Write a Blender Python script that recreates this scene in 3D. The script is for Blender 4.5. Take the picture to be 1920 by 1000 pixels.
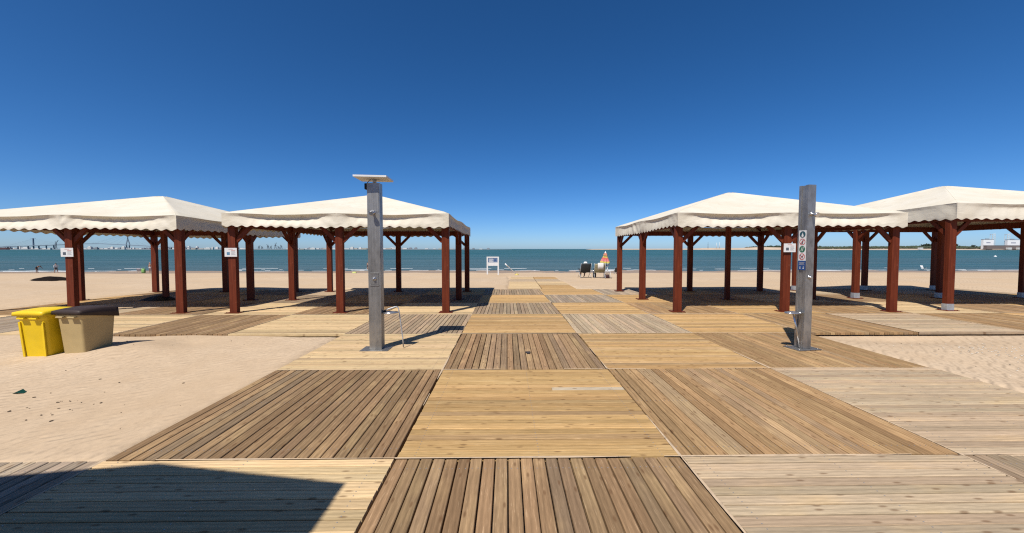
import bpy, bmesh, math, random
import numpy as np
from mathutils import Vector, Matrix
R = math.radians
rng = random.Random(7)
sc = bpy.context.scene
for o in list(bpy.data.objects):
    bpy.data.objects.remove(o)
COL = sc.collection

# ------------------------------------------------------------------ camera
EYE = 1.5
cam_d = bpy.data.cameras.new('camera'); cam = bpy.data.objects.new('camera', cam_d); COL.objects.link(cam)
cam_d.sensor_width = 36; cam_d.lens = 13.5; cam_d.clip_start = 0.05; cam_d.clip_end = 40000
cam.location = (0, 0, EYE)
cam.rotation_euler = (R(90) - math.atan(33 / 720), 0, -math.atan(10 / 720))
sc.camera = cam
# ------------------------------------------------------------------ sky and sun
SUN_ELEV = R(55.3); SUN_AZ = math.atan2(-0.515, -0.857)      # where the sun stands: behind the camera, to its left
world = bpy.data.worlds.new('World'); sc.world = world; world.use_nodes = True
wn = world.node_tree; wn.nodes.clear()
wo = wn.nodes.new('ShaderNodeOutputWorld'); wb = wn.nodes.new('ShaderNodeBackground'); sk = wn.nodes.new('ShaderNodeTexSky')
sk.sky_type = 'NISHITA'; sk.sun_disc = False; sk.sun_elevation = SUN_ELEV; sk.sun_rotation = SUN_AZ % (2 * math.pi)
sk.altitude = 0; sk.air_density = 0.55; sk.dust_density = 0.5; sk.ozone_density = 7.0
hs = wn.nodes.new('ShaderNodeHueSaturation'); hs.inputs['Saturation'].default_value = 1.2
wn.links.new(sk.outputs[0], hs.inputs['Color']); wn.links.new(hs.outputs[0], wb.inputs[0])
wb.inputs[1].default_value = 0.107
wn.links.new(wb.outputs[0], wo.inputs[0])
sun_d = bpy.data.lights.new('sun', 'SUN'); sun = bpy.data.objects.new('sun', sun_d); COL.objects.link(sun)
sun_d.energy = 5.0; sun_d.angle = R(0.53); sun_d.color = (1.0, 0.95, 0.87)
sdir = Vector((0.515 * math.cos(SUN_ELEV), 0.857 * math.cos(SUN_ELEV), -math.sin(SUN_ELEV)))
sun.rotation_euler = sdir.to_track_quat('-Z', 'Y').to_euler(); sun.location = (-10, -15, 30)
sc.view_settings.view_transform = 'Standard'; sc.view_settings.look = 'None'
sc.view_settings.gamma = 1; sc.view_settings.use_curve_mapping = False
sc.view_settings.exposure = 0.263
sc.cycles.max_bounces = 6; sc.cycles.diffuse_bounces = 2; sc.cycles.use_denoising = False; sc.cycles.use_adaptive_sampling = False; sc.cycles.filter_width = 1.2

# ------------------------------------------------------------------ helpers
def lin(r, g, b):
    f = lambda c: (c / 255 / 12.92) if c / 255 <= 0.04045 else ((c / 255 + 0.055) / 1.055) ** 2.4
    return (f(r), f(g), f(b), 1)

def tag(o, label=None, cat=None, group=None, kind=None):
    if label: o['label'] = label
    if cat: o['category'] = cat
    if group: o['group'] = group
    if kind: o['kind'] = kind
    return o

def empty(name, loc=(0, 0, 0), rz=0.0):
    o = bpy.data.objects.new(name, None); COL.objects.link(o)
    o.location = loc; o.rotation_euler = (0, 0, rz); o.empty_display_size = 0.2
    return o

def link(name, me, parent=None, loc=(0, 0, 0), rz=0.0):
    o = bpy.data.objects.new(name, me); COL.objects.link(o)
    o.parent = parent; o.location = loc; o.rotation_euler = (0, 0, rz)
    return o

def mesh_of(bm, name, mats, smooth=False):
    me = bpy.data.meshes.new(name); bm.to_mesh(me); bm.free()
    for m in (mats if isinstance(mats, (list, tuple)) else [mats]): me.materials.append(m)
    if smooth:
        for p in me.polygons: p.use_smooth = True
    return me

def obj(name, bm, mats, parent=None, loc=(0, 0, 0), rz=0.0, smooth=False):
    return link(name, mesh_of(bm, name, mats, smooth), parent, loc, rz)

def box(bm, x0, x1, y0, y1, z0, z1, bev=0.0, mi=0, M=None):
    r = bmesh.ops.create_cube(bm, size=1.0)
    vs = r['verts']
    for v in vs:
        v.co = Vector(((x0 + x1) / 2 + v.co.x * (x1 - x0), (y0 + y1) / 2 + v.co.y * (y1 - y0), (z0 + z1) / 2 + v.co.z * (z1 - z0)))
    fs = list({f for v in vs for f in v.link_faces})
    for f in fs: f.material_index = mi
    if bev > 0:
        es = list({e for v in vs for e in v.link_edges})
        rr = bmesh.ops.bevel(bm, geom=es, offset=bev, segments=2, affect='EDGES', profile=0.6)
        vs = list({v for f in rr['faces'] for v in f.verts} | {v for v in vs if v.is_valid})
        for f in {f for v in vs for f in v.link_faces}: f.material_index = mi
    if M is not None:
        bmesh.ops.transform(bm, matrix=M, verts=[v for v in vs if v.is_valid])

def beam(bm, a, b, w, h, mi=0, up=(0, 0, 1)):
    """a rectangular member from a to b, w across, h deep"""
    a = Vector(a); b = Vector(b); d = (b - a).normalized(); u = Vector(up)
    s = d.cross(u)
    if s.length < 1e-4: s = d.cross(Vector((0, 1, 0)))
    s.normalize(); u = s.cross(d).normalized()
    vs = []
    for p in (a, b):
        for i, j in ((-1, -1), (1, -1), (1, 1), (-1, 1)):
            vs.append(bm.verts.new(p + s * i * w / 2 + u * j * h / 2))
    for f in ((0, 1, 2, 3), (7, 6, 5, 4), (0, 4, 5, 1), (1, 5, 6, 2), (2, 6, 7, 3), (3, 7, 4, 0)):
        bm.faces.new([vs[i] for i in f]).material_index = mi

def tube(bm, pts, r, n=8, mi=0):
    pts = [Vector(p) for p in pts]; rings = []
    for i, p in enumerate(pts):
        d = (pts[min(i + 1, len(pts) - 1)] - pts[max(i - 1, 0)]).normalized()
        s = d.cross(Vector((0, 0, 1)))
        if s.length < 1e-3: s = Vector((1, 0, 0))
        s.normalize(); u = s.cross(d).normalized()
        rr = r[i] if isinstance(r, (list, tuple)) else r
        rings.append([bm.verts.new(p + (s * math.cos(2 * math.pi * k / n) + u * math.sin(2 * math.pi * k / n)) * rr) for k in range(n)])
    for a, b in zip(rings, rings[1:]):
        for k in range(n):
            f = bm.faces.new((a[k], a[(k + 1) % n], b[(k + 1) % n], b[k])); f.material_index = mi; f.smooth = True
    bm.faces.new(rings[0][::-1]).material_index = mi; bm.faces.new(rings[-1]).material_index = mi

def lathe(bm, prof, n=20, c=(0, 0, 0), mi=0, axis='z', sx=1, sy=1):
    rings = []
    for r, z in prof:
        ring = []
        for k in range(n):
            a = 2 * math.pi * k / n
            q = (r * math.cos(a) * sx, r * math.sin(a) * sy, z)
            if axis == 'y': q = (q[0], z, q[1])
            if axis == 'x': q = (z, q[0], q[1])
            ring.append(bm.verts.new((c[0] + q[0], c[1] + q[1], c[2] + q[2])))
        rings.append(ring)
    for a, b in zip(rings, rings[1:]):
        for k in range(n):
            f = bm.faces.new((a[k], a[(k + 1) % n], b[(k + 1) % n], b[k])); f.material_index = mi; f.smooth = True
    bm.faces.new(rings[0][::-1]).material_index = mi; bm.faces.new(rings[-1]).material_index = mi
    bmesh.ops.recalc_face_normals(bm, faces=bm.faces)

def ball(bm, c, r, sub=2, mi=0, sz=(1, 1, 1)):
    M = Matrix.Translation(c) @ Matrix.Diagonal((r * sz[0], r * sz[1], r * sz[2], 1))
    rr = bmesh.ops.create_icosphere(bm, subdivisions=sub, radius=1, matrix=M)
    for f in {f for v in rr['verts'] for f in v.link_faces}: f.material_index = mi; f.smooth = True

def snoise(seed, n=10, lo=0.4, hi=3.0):
    g = np.random.default_rng(seed)
    k = np.exp(g.uniform(np.log(lo), np.log(hi), n)); a = g.uniform(0, 2 * np.pi, n); ph = g.uniform(0, 2 * np.pi, n)
    w = 1 / k ** 0.6; w = w / np.sqrt((w ** 2).sum() / 2)
    def f(x, y):
        s = 0
        for i in range(n): s = s + w[i] * np.sin(k[i] * (np.cos(a[i]) * x + np.sin(a[i]) * y) + ph[i])
        return s
    return f

# ------------------------------------------------------------------ materials
K = 0.77          # one factor for all base colours, against the exposure
class NT:
    def __init__(s, name):
        s.m = bpy.data.materials.new(name); s.m.use_nodes = True; s.t = s.m.node_tree; s.n = s.t.nodes; s.b = s.n['Principled BSDF']; s.o = s.n['Material Output']
    def new(s, t, **kw):
        x = s.n.new(t)
        for k, v in kw.items(): setattr(x, k, v)
        return x
    def set(s, node, **kw):
        for k, v in kw.items(): node.inputs[k.replace('_', ' ')].default_value = v
        return node
    def l(s, a, b): s.t.links.new(a, b)
    def math(s, op, a, b=None, c=None, clamp=False):
        x = s.n.new('ShaderNodeMath'); x.operation = op; x.use_clamp = clamp
        for i, v in enumerate((a, b, c)):
            if v is None: continue
            if isinstance(v, (int, float)): x.inputs[i].default_value = v
            else: s.l(v, x.inputs[i])
        return x.outputs[0]
    def mix(s, f, a, b, bt='MIX'):
        x = s.n.new('ShaderNodeMix'); x.data_type = 'RGBA'; x.blend_type = bt
        for i, v in ((0, f), (6, a), (7, b)):
            if isinstance(v, (int, float, tuple)): x.inputs[i].default_value = v
            else: s.l(v, x.inputs[i])
        return x.outputs[2]
    def noise(s, vec, scale, detail=4, rough=0.5, dist=0.0):
        x = s.n.new('ShaderNodeTexNoise'); x.inputs['Scale'].default_value = scale; x.inputs['Detail'].default_value = detail
        x.inputs['Roughness'].default_value = rough; x.inputs['Distortion'].default_value = dist
        if vec is not None: s.l(vec, x.inputs['Vector'])
        return x.outputs['Fac']
    def ramp(s, v, *stops):
        x = s.n.new('ShaderNodeValToRGB'); e = x.color_ramp.elements
        while len(e) < len(stops): e.new(0.5)
        for i, (p, c) in enumerate(stops):
            e[i].position = p; e[i].color = c if isinstance(c, tuple) else (c, c, c, 1)
        s.l(v, x.inputs[0]); return x.outputs[0]
    def maprange(s, v, a, b, c=0.0, d=1.0, smooth=False):
        x = s.n.new('ShaderNodeMapRange'); x.interpolation_type = 'SMOOTHSTEP' if smooth else 'LINEAR'
        for i, q in enumerate((a, b, c, d)): x.inputs[i + 1].default_value = q
        s.l(v, x.inputs[0]); return x.outputs[0]
    def scaled(s, vec, sc_, off=None):
        x = s.n.new('ShaderNodeVectorMath'); x.operation = 'MULTIPLY_ADD'; s.l(vec, x.inputs[0]); x.inputs[1].default_value = sc_
        if off is not None: s.l(off, x.inputs[2])
        return x.outputs[0]
    def base(s, c):
        v = s.new('ShaderNodeVectorMath', operation='SCALE'); s.l(c, v.inputs[0]); v.inputs['Scale'].default_value = K; s.l(v.outputs[0], s.b.inputs['Base Color'])
    def bump(s, h, strength=0.3, dist=0.01):
        x = s.n.new('ShaderNodeBump'); x.inputs['Strength'].default_value = strength; x.inputs['Distance'].default_value = dist
        s.l(h, x.inputs['Height']); s.l(x.outputs[0], s.b.inputs['Normal']); return x

def plain(name, col, rough=0.6, metal=0.0, var=0.12, scale=6.0, bump=0.0, spec=0.5):
    t = NT(name); tc = t.new('ShaderNodeTexCoord')
    n = t.noise(tc.outputs['Object'], scale, 5, 0.6)
    f = t.maprange(n, 0.3, 0.7, 1 - var, 1 + var)
    v = t.new('ShaderNodeVectorMath', operation='SCALE'); v.inputs[0].default_value = tuple(c * (K if metal < 0.3 else 1) for c in col[:3]); t.l(f, v.inputs['Scale'])
    t.l(v.outputs[0], t.b.inputs['Base Color'])
    t.b.inputs['Roughness'].default_value = rough; t.b.inputs['Metallic'].default_value = metal; t.b.inputs['Specular IOR Level'].default_value = spec
    if bump: t.bump(t.noise(tc.outputs['Object'], scale * 6, 4), bump, 0.004)
    return t.m

def mat_deck():
    t = NT('weathered pine'); tc = t.new('ShaderNodeTexCoord'); oi = t.new('ShaderNodeObjectInfo'); ge = t.new('ShaderNodeNewGeometry')
    rnd = t.math('FRACT', t.math('ADD', t.math('MULTIPLY', oi.outputs['Random'], 7.31), t.math('MULTIPLY', ge.outputs['Random Per Island'], 5.17)))
    rnd2 = t.math('FRACT', t.math('MULTIPLY', rnd, 37.7))
    off = t.new('ShaderNodeCombineXYZ'); t.l(t.math('MULTIPLY', rnd, 91.0), off.inputs[0]); t.l(t.math('MULTIPLY', rnd2, 57.0), off.inputs[1]); t.l(t.math('MULTIPLY', rnd, 33.0), off.inputs[2])
    P = tc.outputs['Object']
    fine = t.noise(t.scaled(P, (9.0, 150, 60), off.outputs[0]), 1.0, 4, 0.7)
    mid = t.noise(t.scaled(P, (4.0, 42, 12), off.outputs[0]), 1.0, 6, 0.7, 1.2)
    blot = t.noise(t.scaled(P, (1.6, 3.0, 3.0), off.outputs[0]), 1.0, 3, 0.6)
    w = t.new('ShaderNodeTexWave', wave_type='BANDS', bands_direction='Y', wave_profile='SIN')
    w.inputs['Scale'].default_value = 9.0; w.inputs['Distortion'].default_value = 5.0; w.inputs['Detail'].default_value = 2.0; w.inputs['Detail Scale'].default_value = 0.5
    t.l(t.scaled(P, (0.35, 1, 1), off.outputs[0]), w.inputs['Vector'])
    vo = t.new('ShaderNodeTexVoronoi', voronoi_dimensions='2D'); vo.inputs['Scale'].default_value = 1.0; t.l(t.scaled(P, (5.0, 15, 3.0), off.outputs[0]), vo.inputs['Vector'])
    sepc = t.new('ShaderNodeSeparateColor'); t.l(vo.outputs['Color'], sepc.inputs[0])
    knot = t.math('MULTIPLY', t.maprange(vo.outputs['Distance'], 0.05, 0.20, 1, 0, True), t.maprange(sepc.outputs[0], 0.66, 0.68, 0, 1))
    val = t.math('ADD', t.math('MULTIPLY', fine, 0.95), t.math('ADD', t.math('MULTIPLY', mid, 0.55), t.math('MULTIPLY', w.outputs['Fac'], 0.22)))
    g = t.maprange(val, 0.50, 1.22, 0.66, 1.32)
    g = t.math('MULTIPLY', g, t.maprange(rnd, 0, 1, 0.77, 1.16))
    g = t.math('MULTIPLY', g, t.maprange(blot, 0.3, 0.75, 0.88, 1.1))
    col = t.mix(t.maprange(rnd2, 0.72, 1.0, 0.0, 0.42), oi.outputs['Color'], (0.32, 0.25, 0.18, 1))       # some boards greyer
    col = t.mix(t.maprange(blot, 0.52, 0.75, 0.0, 0.5), col, (0.56, 0.39, 0.20, 1))
    col = t.mix(t.maprange(fine, 0.60, 0.75, 0.0, 0.6), col, (0.66, 0.50, 0.32, 1))
    hue = t.mix(t.math('FRACT', t.math('MULTIPLY', rnd, 11.3)), (1.04, 0.985, 0.955, 1), (0.985, 1.0, 0.965, 1)); col = t.mix(1.0, col, hue, 'MULTIPLY')
    g = t.math('MULTIPLY', g, K); v = t.new('ShaderNodeVectorMath', operation='SCALE'); t.l(col, v.inputs[0]); t.l(g, v.inputs['Scale'])
    c2 = t.mix(t.math('MULTIPLY', knot, 0.62), v.outputs[0], (0.12, 0.062, 0.03, 1))
    t.l(c2, t.b.inputs['Base Color']); t.b.inputs['Roughness'].default_value = 0.8; t.b.inputs['Specular IOR Level'].default_value = 0.05
    t.bump(t.math('ADD', t.math('MULTIPLY', fine, 0.7), t.math('MULTIPLY', mid, 0.5)), 0.55, 0.004)
    return t.m

def mat_sand():
    t = NT('beach sand'); ge = t.new('ShaderNodeNewGeometry'); P = ge.outputs['Position']
    sep = t.new('ShaderNodeSeparateXYZ'); t.l(P, sep.inputs[0])
    big = t.noise(P, 0.35, 5, 0.6); med = t.noise(P, 3.0, 5, 0.65); grain = t.noise(P, 260, 3, 0.7); speck = t.noise(P, 34, 2, 0.5)
    c = t.mix(t.maprange(big, 0.35, 0.65), (0.60, 0.447, 0.297, 1), (0.66, 0.51, 0.357, 1))
    c = t.mix(t.maprange(med, 0.4, 0.7, 0, 0.30), c, (0.50, 0.355, 0.225, 1))
    c = t.mix(t.maprange(grain, 0.58, 0.75, 0, 0.35), c, (0.36, 0.25, 0.15, 1))
    c = t.mix(t.maprange(speck, 0.72, 0.78, 0, 0.4), c, (0.20, 0.14, 0.09, 1))
    wy = t.math('ADD', sep.outputs[1], t.math('MULTIPLY', t.math('SUBTRACT', big, 0.5), 9.0))
    wet = t.maprange(wy, 62.5, 66.0, 0, 1, True)
    c = t.mix(t.math('MULTIPLY', wet, 0.62), c, (0.24, 0.165, 0.105, 1))
    t.base(c)
    t.l(t.maprange(wet, 0, 1, 0.95, 0.5), t.b.inputs['Roughness']); t.l(t.maprange(wet, 0, 1, 0.0, 0.25), t.b.inputs['Specular IOR Level'])
    w = t.new('ShaderNodeTexWave', wave_type='BANDS', bands_direction='X'); w.inputs['Scale'].default_value = 2.6; w.inputs['Distortion'].default_value = 5.5
    w.inputs['Detail'].default_value = 3; w.inputs['Detail Scale'].default_value = 1.1
    mp = t.new('ShaderNodeMapping'); mp.inputs['Rotation'].default_value = (0, 0, R(38)); t.l(P, mp.inputs['Vector']); t.l(mp.outputs[0], w.inputs['Vector'])
    dim = t.noise(P, 3.2, 3, 0.5, 0.3)
    patch = t.maprange(big, 0.38, 0.6, 0.25, 1.0); h = t.math('ADD', t.math('MULTIPLY', t.math('MULTIPLY', w.outputs['Fac'], patch), 0.62), t.math('ADD', t.math('MULTIPLY', dim, 0.55), t.math('ADD', t.math('MULTIPLY', grain, 0.03), t.math('MULTIPLY', speck, 0.05))))
    t.bump(h, 0.7, 0.05)
    return t.m

def mat_sea():
    t = NT('sea water'); ge = t.new('ShaderNodeNewGeometry'); P = ge.outputs['Position']
    sep = t.new('ShaderNodeSeparateXYZ'); t.l(P, sep.inputs[0])
    band = t.noise(t.scaled(P, (0.004, 0.03, 1)), 1.0, 5, 0.6, 0.4); rip = t.noise(t.scaled(P, (0.10, 0.55, 1)), 1.0, 5, 0.62)
    far = t.maprange(sep.outputs[1], 150, 900, 0, 1, True)
    near = t.maprange(t.math('ADD', sep.outputs[1], t.math('MULTIPLY', band, 30)), 70, 330, 1, 0, True)
    deep = t.mix(far, (0.036, 0.125, 0.118, 1), (0.030, 0.106, 0.070, 1))
    c = t.mix(near, deep, (0.105, 0.152, 0.155, 1))
    c = t.mix(t.maprange(band, 0.40, 0.66, 0, 0.6), c, (0.050, 0.150, 0.170, 1))
    c = t.mix(t.maprange(rip, 0.50, 0.70, 0, 0.6), c, (0.012, 0.060, 0.070, 1))
    b2 = t.noise(t.scaled(P, (0.012, 0.11, 1)), 1.0, 4, 0.55, 0.3)
    c = t.mix(t.maprange(b2, 0.40, 0.66, 0.0, 0.55), c, (0.030, 0.102, 0.110, 1)); c = t.mix(t.maprange(b2, 0.55, 0.36, 0.0, 0.45), c, (0.105, 0.178, 0.180, 1))
    t.base(c); t.b.inputs['Roughness'].default_value = 0.35; t.b.inputs['Specular IOR Level'].default_value = 0.09; t.b.inputs['IOR'].default_value = 1.33
    wv = t.noise(t.scaled(P, (0.35, 1.2, 1)), 1.0, 6, 0.65)
    t.bump(wv, 1.0, 0.5)
    return t.m

def mat_canvas():
    t = NT('cream canvas'); tc = t.new('ShaderNodeTexCoord'); P = tc.outputs['Object']
    n = t.noise(P, 1.4, 5, 0.65); st = t.noise(t.scaled(P, (3, 3, 0.8)), 1.5, 5, 0.7)
    c = t.mix(t.maprange(n, 0.35, 0.7), (0.82, 0.765, 0.645, 1), (0.75, 0.68, 0.54, 1))
    c = t.mix(t.maprange(st, 0.56, 0.78, 0, 0.45), c, (0.50, 0.42, 0.30, 1))
    t.base(c); t.b.inputs['Roughness'].default_value = 0.85; t.b.inputs['Specular IOR Level'].default_value = 0.15
    tr = t.new('ShaderNodeBsdfTranslucent'); tr.inputs[0].default_value = (0.62, 0.47, 0.25, 1)
    mx = t.new('ShaderNodeMixShader'); mx.inputs[0].default_value = 0.07
    t.l(t.b.outputs[0], mx.inputs[1]); t.l(tr.outputs[0], mx.inputs[2]); t.l(mx.outputs[0], t.o.inputs[0])
    wv = t.noise(t.scaled(P, (2.2, 2.2, 5)), 1.6, 4, 0.55, 0.5)
    t.bump(wv, 0.35, 0.03)
    return t.m

def mat_redwood():
    t = NT('red stained timber'); tc = t.new('ShaderNodeTexCoord'); P = tc.outputs['Object']
    n = t.noise(t.scaled(P, (16, 16, 1.2)), 1.5, 5, 0.6); sc_ = t.noise(t.scaled(P, (5, 5, 9)), 2.5, 4, 0.7)
    c = t.mix(t.maprange(n, 0.3, 0.7), (0.098, 0.0185, 0.008, 1), (0.188, 0.039, 0.015, 1))
    c = t.mix(t.maprange(sc_, 0.62, 0.74, 0, 0.5), c, (0.33, 0.15, 0.09, 1))
    t.base(c); t.b.inputs['Roughness'].default_value = 0.6; t.b.inputs['Specular IOR Level'].default_value = 0.15
    t.bump(n, 0.2, 0.004)
    return t.m

def mat_steel(name, base, rough, streak=0.3):
    t = NT(name); tc = t.new('ShaderNodeTexCoord'); P = tc.outputs['Object']
    n = t.noise(t.scaled(P, (55, 55, 1.0)), 1.0, 4, 0.6); b = t.noise(t.scaled(P, (8, 8, 4)), 1.0, 5, 0.65)
    c = t.mix(t.maprange(b, 0.4, 0.7), base, tuple(x * 0.5 for x in base[:3]) + (1,))
    t.l(c, t.b.inputs['Base Color']); t.b.inputs['Metallic'].default_value = 0.85
    t.l(t.maprange(t.math('ADD', n, b), 0.6, 1.4, rough - 0.08, rough + 0.18), t.b.inputs['Roughness'])
    t.bump(n, streak * 0.4, 0.002)
    return t.m

M_DECK = mat_deck(); M_SAND = mat_sand(); M_SEA = mat_sea(); M_CANVAS = mat_canvas(); M_RED = mat_redwood()
M_STEEL = mat_steel('brushed steel', (0.38, 0.37, 0.355, 1), 0.40); M_CHROME = mat_steel('polished steel', (0.65, 0.65, 0.66, 1), 0.16)
M_GALV = plain('galvanised steel', (0.42, 0.44, 0.46), 0.5, 0.5, 0.2, 9)
M_WHITE = plain('white paint', (0.78, 0.78, 0.77), 0.5, 0, 0.05); M_NAIL = plain('nail steel', (0.55, 0.50, 0.44), 0.4, 0.6)
M_BLACK = plain('black plastic', (0.012, 0.012, 0.013), 0.6, 0, 0.2, spec=0.2); M_BEARER = plain('bearer timber', (0.16, 0.11, 0.07), 0.8)
M_FOAM = plain('sea foam', (0.82, 0.84, 0.84), 0.7, 0, 0.1, 2.0)

# ------------------------------------------------------------------ the beach
PX, PY = 2.06, 2.03; X0, Y0 = -0.80, 2.70          # the deck grid: column 0 starts at X0, row 1 at Y0
PROF_Y = [-200, 9, 15, 23, 26, 35, 50, 62, 66, 70, 76, 84, 110, 400]
PROF_Z = [0, 0, -0.06, -0.18, -0.38, -0.906, -1.80, -2.46, -2.61, -2.68, -2.80, -3.2, -4.6, -10]
def prof(y): return np.interp(y, PROF_Y, PROF_Z)
def row_y(r): return Y0 + (r - 1) * PY
def deck_cols(r):
    if r == 0: return range(-3, 4)
    if r in (1, 2): return range(-1, 3)
    return range(-6, 9)
STRIP = [(0.08, 1.38), (1.41, 2.74)]
n1, n2, n3 = snoise(1, 14, 0.25, 1.6), snoise(2, 16, 1.5, 9.0), snoise(3, 12, 0.03, 0.3)
def sstep(a, b, v): 
    q = np.clip((v - a) / (b - a), 0, 1); return q * q * (3 - 2 * q)
def boxdist(x, y, x0, x1, y0, y1):
    """signed distance to a rectangle, negative inside"""
    dx = np.maximum(x0 - x, x - x1); dy = np.maximum(y0 - y, y - y1)
    return np.minimum(np.maximum(dx, dy), 0) + np.hypot(np.maximum(dx, 0), np.maximum(dy, 0))
def ground(x, y):
    x = np.asarray(x, float); y = np.asarray(y, float)
    xl = lambda k: X0 + k * PX
    d = boxdist(x, y, xl(-3), xl(4), row_y(0), row_y(1))
    d = np.minimum(d, boxdist(x, y, xl(-1), xl(3), row_y(1), row_y(3)))
    d = np.minimum(d, boxdist(x, y, xl(-6), xl(9), row_y(3), row_y(7)))
    d = np.minimum(d, boxdist(x, y, 0.06, 2.76, row_y(7), row_y(11)))
    wob = 0.035 * n2(x, y) + 0.05 * n1(x * 2, y * 2)
    out = sstep(-0.05, 0.10, d + wob)
    beach = 0.028 * n1(x, y) + 0.004 * n2(x, y) * sstep(0, 1, d) - 0.002
    beach = beach * sstep(-0.2, 1.5, d) - 0.018
    beach = beach + 0.036 * np.clip(n1(x * 1.7 + 3, y * 1.7) - 0.15, 0, 1.4) * np.exp(-(d / 0.28) ** 2)
    z = -0.075 * (1 - out) + beach * out
    # dry sand blown over the left end of the deck and its back edge
    lft = sstep(-12.0, -12.9, x + 0.25 * n1(x, y)) * sstep(8.6, 9.6, y + 0.2 * n2(x, y))
    bck = sstep(14.2, 15.1, y + 0.22 * n1(x * 1.3, y) + 0.1 * n2(x, y)) * (1 - sstep(3.2, 2.3, np.abs(x - 1.1)) )
    z = z + np.maximum(lft, bck * 0.85) * (0.02 + 0.11 * out * 0 + 0.085 * (1 - out) + 0.012 * n1(x, y))
    # hollow beside the right of the deck, with the panel edge showing
    z = z - 0.11 * np.exp(-(((x - 7.0) / 1.5) ** 2 + ((y - 6.55) / 0.55) ** 2)) * out
    # sand heaped round the bins
    z = z + (0.10 * np.exp(-(((x + 5.55) / 0.75) ** 2 + ((y - 5.70) / 0.6) ** 2)) - 0.05 * np.exp(-(((x + 5.15) / 0.3) ** 2 + ((y - 6.15) / 0.3) ** 2))) * out
    far = sstep(16, 30, y) * (1 - 0.8 * sstep(58, 66, y))
    z = z + far * (0.05 * n1(x * 0.7, y * 0.7) + 0.07 * n3(x, y)) + 0.016 * n2(x * 0.6, y * 0.6) * sstep(14.5, 17, y + 0.35 * np.clip(np.abs(x + 1) - 12, 0, 12))
    return z + prof(y)
def gz(x, y): return float(ground(x, y))

def graded(parts):
    out = []
    for a, b, s0, s1 in parts:
        v = a; L = b - a
        while v < b - 1e-6:
            out.append(v); q = (v - a) / L; v += s0 + (s1 - s0) * q
    out.append(parts[-1][1]); return np.array(out)
gx = graded([(-420, -40, 25, 2.5), (-40, -14, 1.6, 0.12), (-14, 18, 0.062, 0.062), (18, 45, 0.12, 1.6), (45, 420, 2.5, 25)])
gy = graded([(-120, -4, 12, 1.0), (-4, 1.2, 0.8, 0.1), (1.2, 16, 0.062, 0.066), (16, 30, 0.09, 0.3), (30, 95, 0.35, 1.0)])
XX, YY = np.meshgrid(gx, gy); ZZ = ground(XX, YY)
nv = XX.size; co = np.stack([XX, YY, ZZ], -1).reshape(-1, 3).astype(np.float32)
nx, ny = len(gx), len(gy)
ii = (np.arange(ny - 1)[:, None] * nx + np.arange(nx - 1)[None, :]).reshape(-1)
quads = np.stack([ii, ii + 1, ii + nx + 1, ii + nx], -1).astype(np.int32)
me = bpy.data.meshes.new('beach'); me.vertices.add(nv); me.vertices.foreach_set('co', co.reshape(-1))
me.loops.add(quads.size); me.loops.foreach_set('vertex_index', quads.reshape(-1)); me.polygons.add(len(quads))
me.polygons.foreach_set('loop_start', np.arange(0, quads.size, 4, dtype=np.int32)); me.polygons.foreach_set('loop_total', np.full(len(quads), 4, np.int32))
me.polygons.foreach_set('use_smooth', np.ones(len(quads), bool)); me.update(calc_edges=True); me.materials.append(M_SAND)
tag(link('beach', me), 'pale dry sand sloping down to the water', 'beach', kind='structure')
bm = bmesh.new(); SEA_Z = -2.80
for x0, x1, y0, y1 in ((-16000, 16000, 58, 20000),):
    bm.faces.new([bm.verts.new(p) for p in ((x0, y0, SEA_Z), (x1, y0, SEA_Z), (x1, y1, SEA_Z), (x0, y1, SEA_Z))])
tag(obj('sea', bm, M_SEA), 'teal sea with small ripples reaching the horizon', 'sea', kind='structure')
# thin broken lines of foam where small waves run out
bm = bmesh.new()
for yc, th, dens, sd in ((76.3, 0.75, 0.55, 11), (79.5, 0.5, -0.6, 12), (84.5, 0.55, -1.0, 13), (74.2, 0.22, -0.2, 14)):
    fa, fb, fc = snoise(sd, 10, 0.05, 0.5), snoise(sd + 20, 10, 0.15, 1.2), snoise(sd + 40, 8, 0.8, 4)
    xs = np.arange(-150, 150, 0.35); ym = yc + 0.7 * fa(xs, 0 * xs); w = th * np.clip(0.35 * (fb(xs, 0 * xs) + dens) + 0.22 * fc(xs, 0 * xs), 0, 0.9)
    prev = None
    for x, y, ww in zip(xs, ym, w):
        if ww < 0.02: prev = None; continue
        zz = max(SEA_Z, gz(x, y)) + 0.02
        cur = (bm.verts.new((x, y - ww / 2, zz)), bm.verts.new((x, y, zz + 0.03 + 0.06 * ww)), bm.verts.new((x, y + ww / 2, zz)))
        if prev:
            for a in (0, 1): bm.faces.new((prev[a], cur[a], cur[a + 1], prev[a + 1]))
        prev = cur
tag(obj('surf_foam', bm, M_FOAM, smooth=True), 'thin white foam lines along the water edge', 'surf', kind='stuff')

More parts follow.
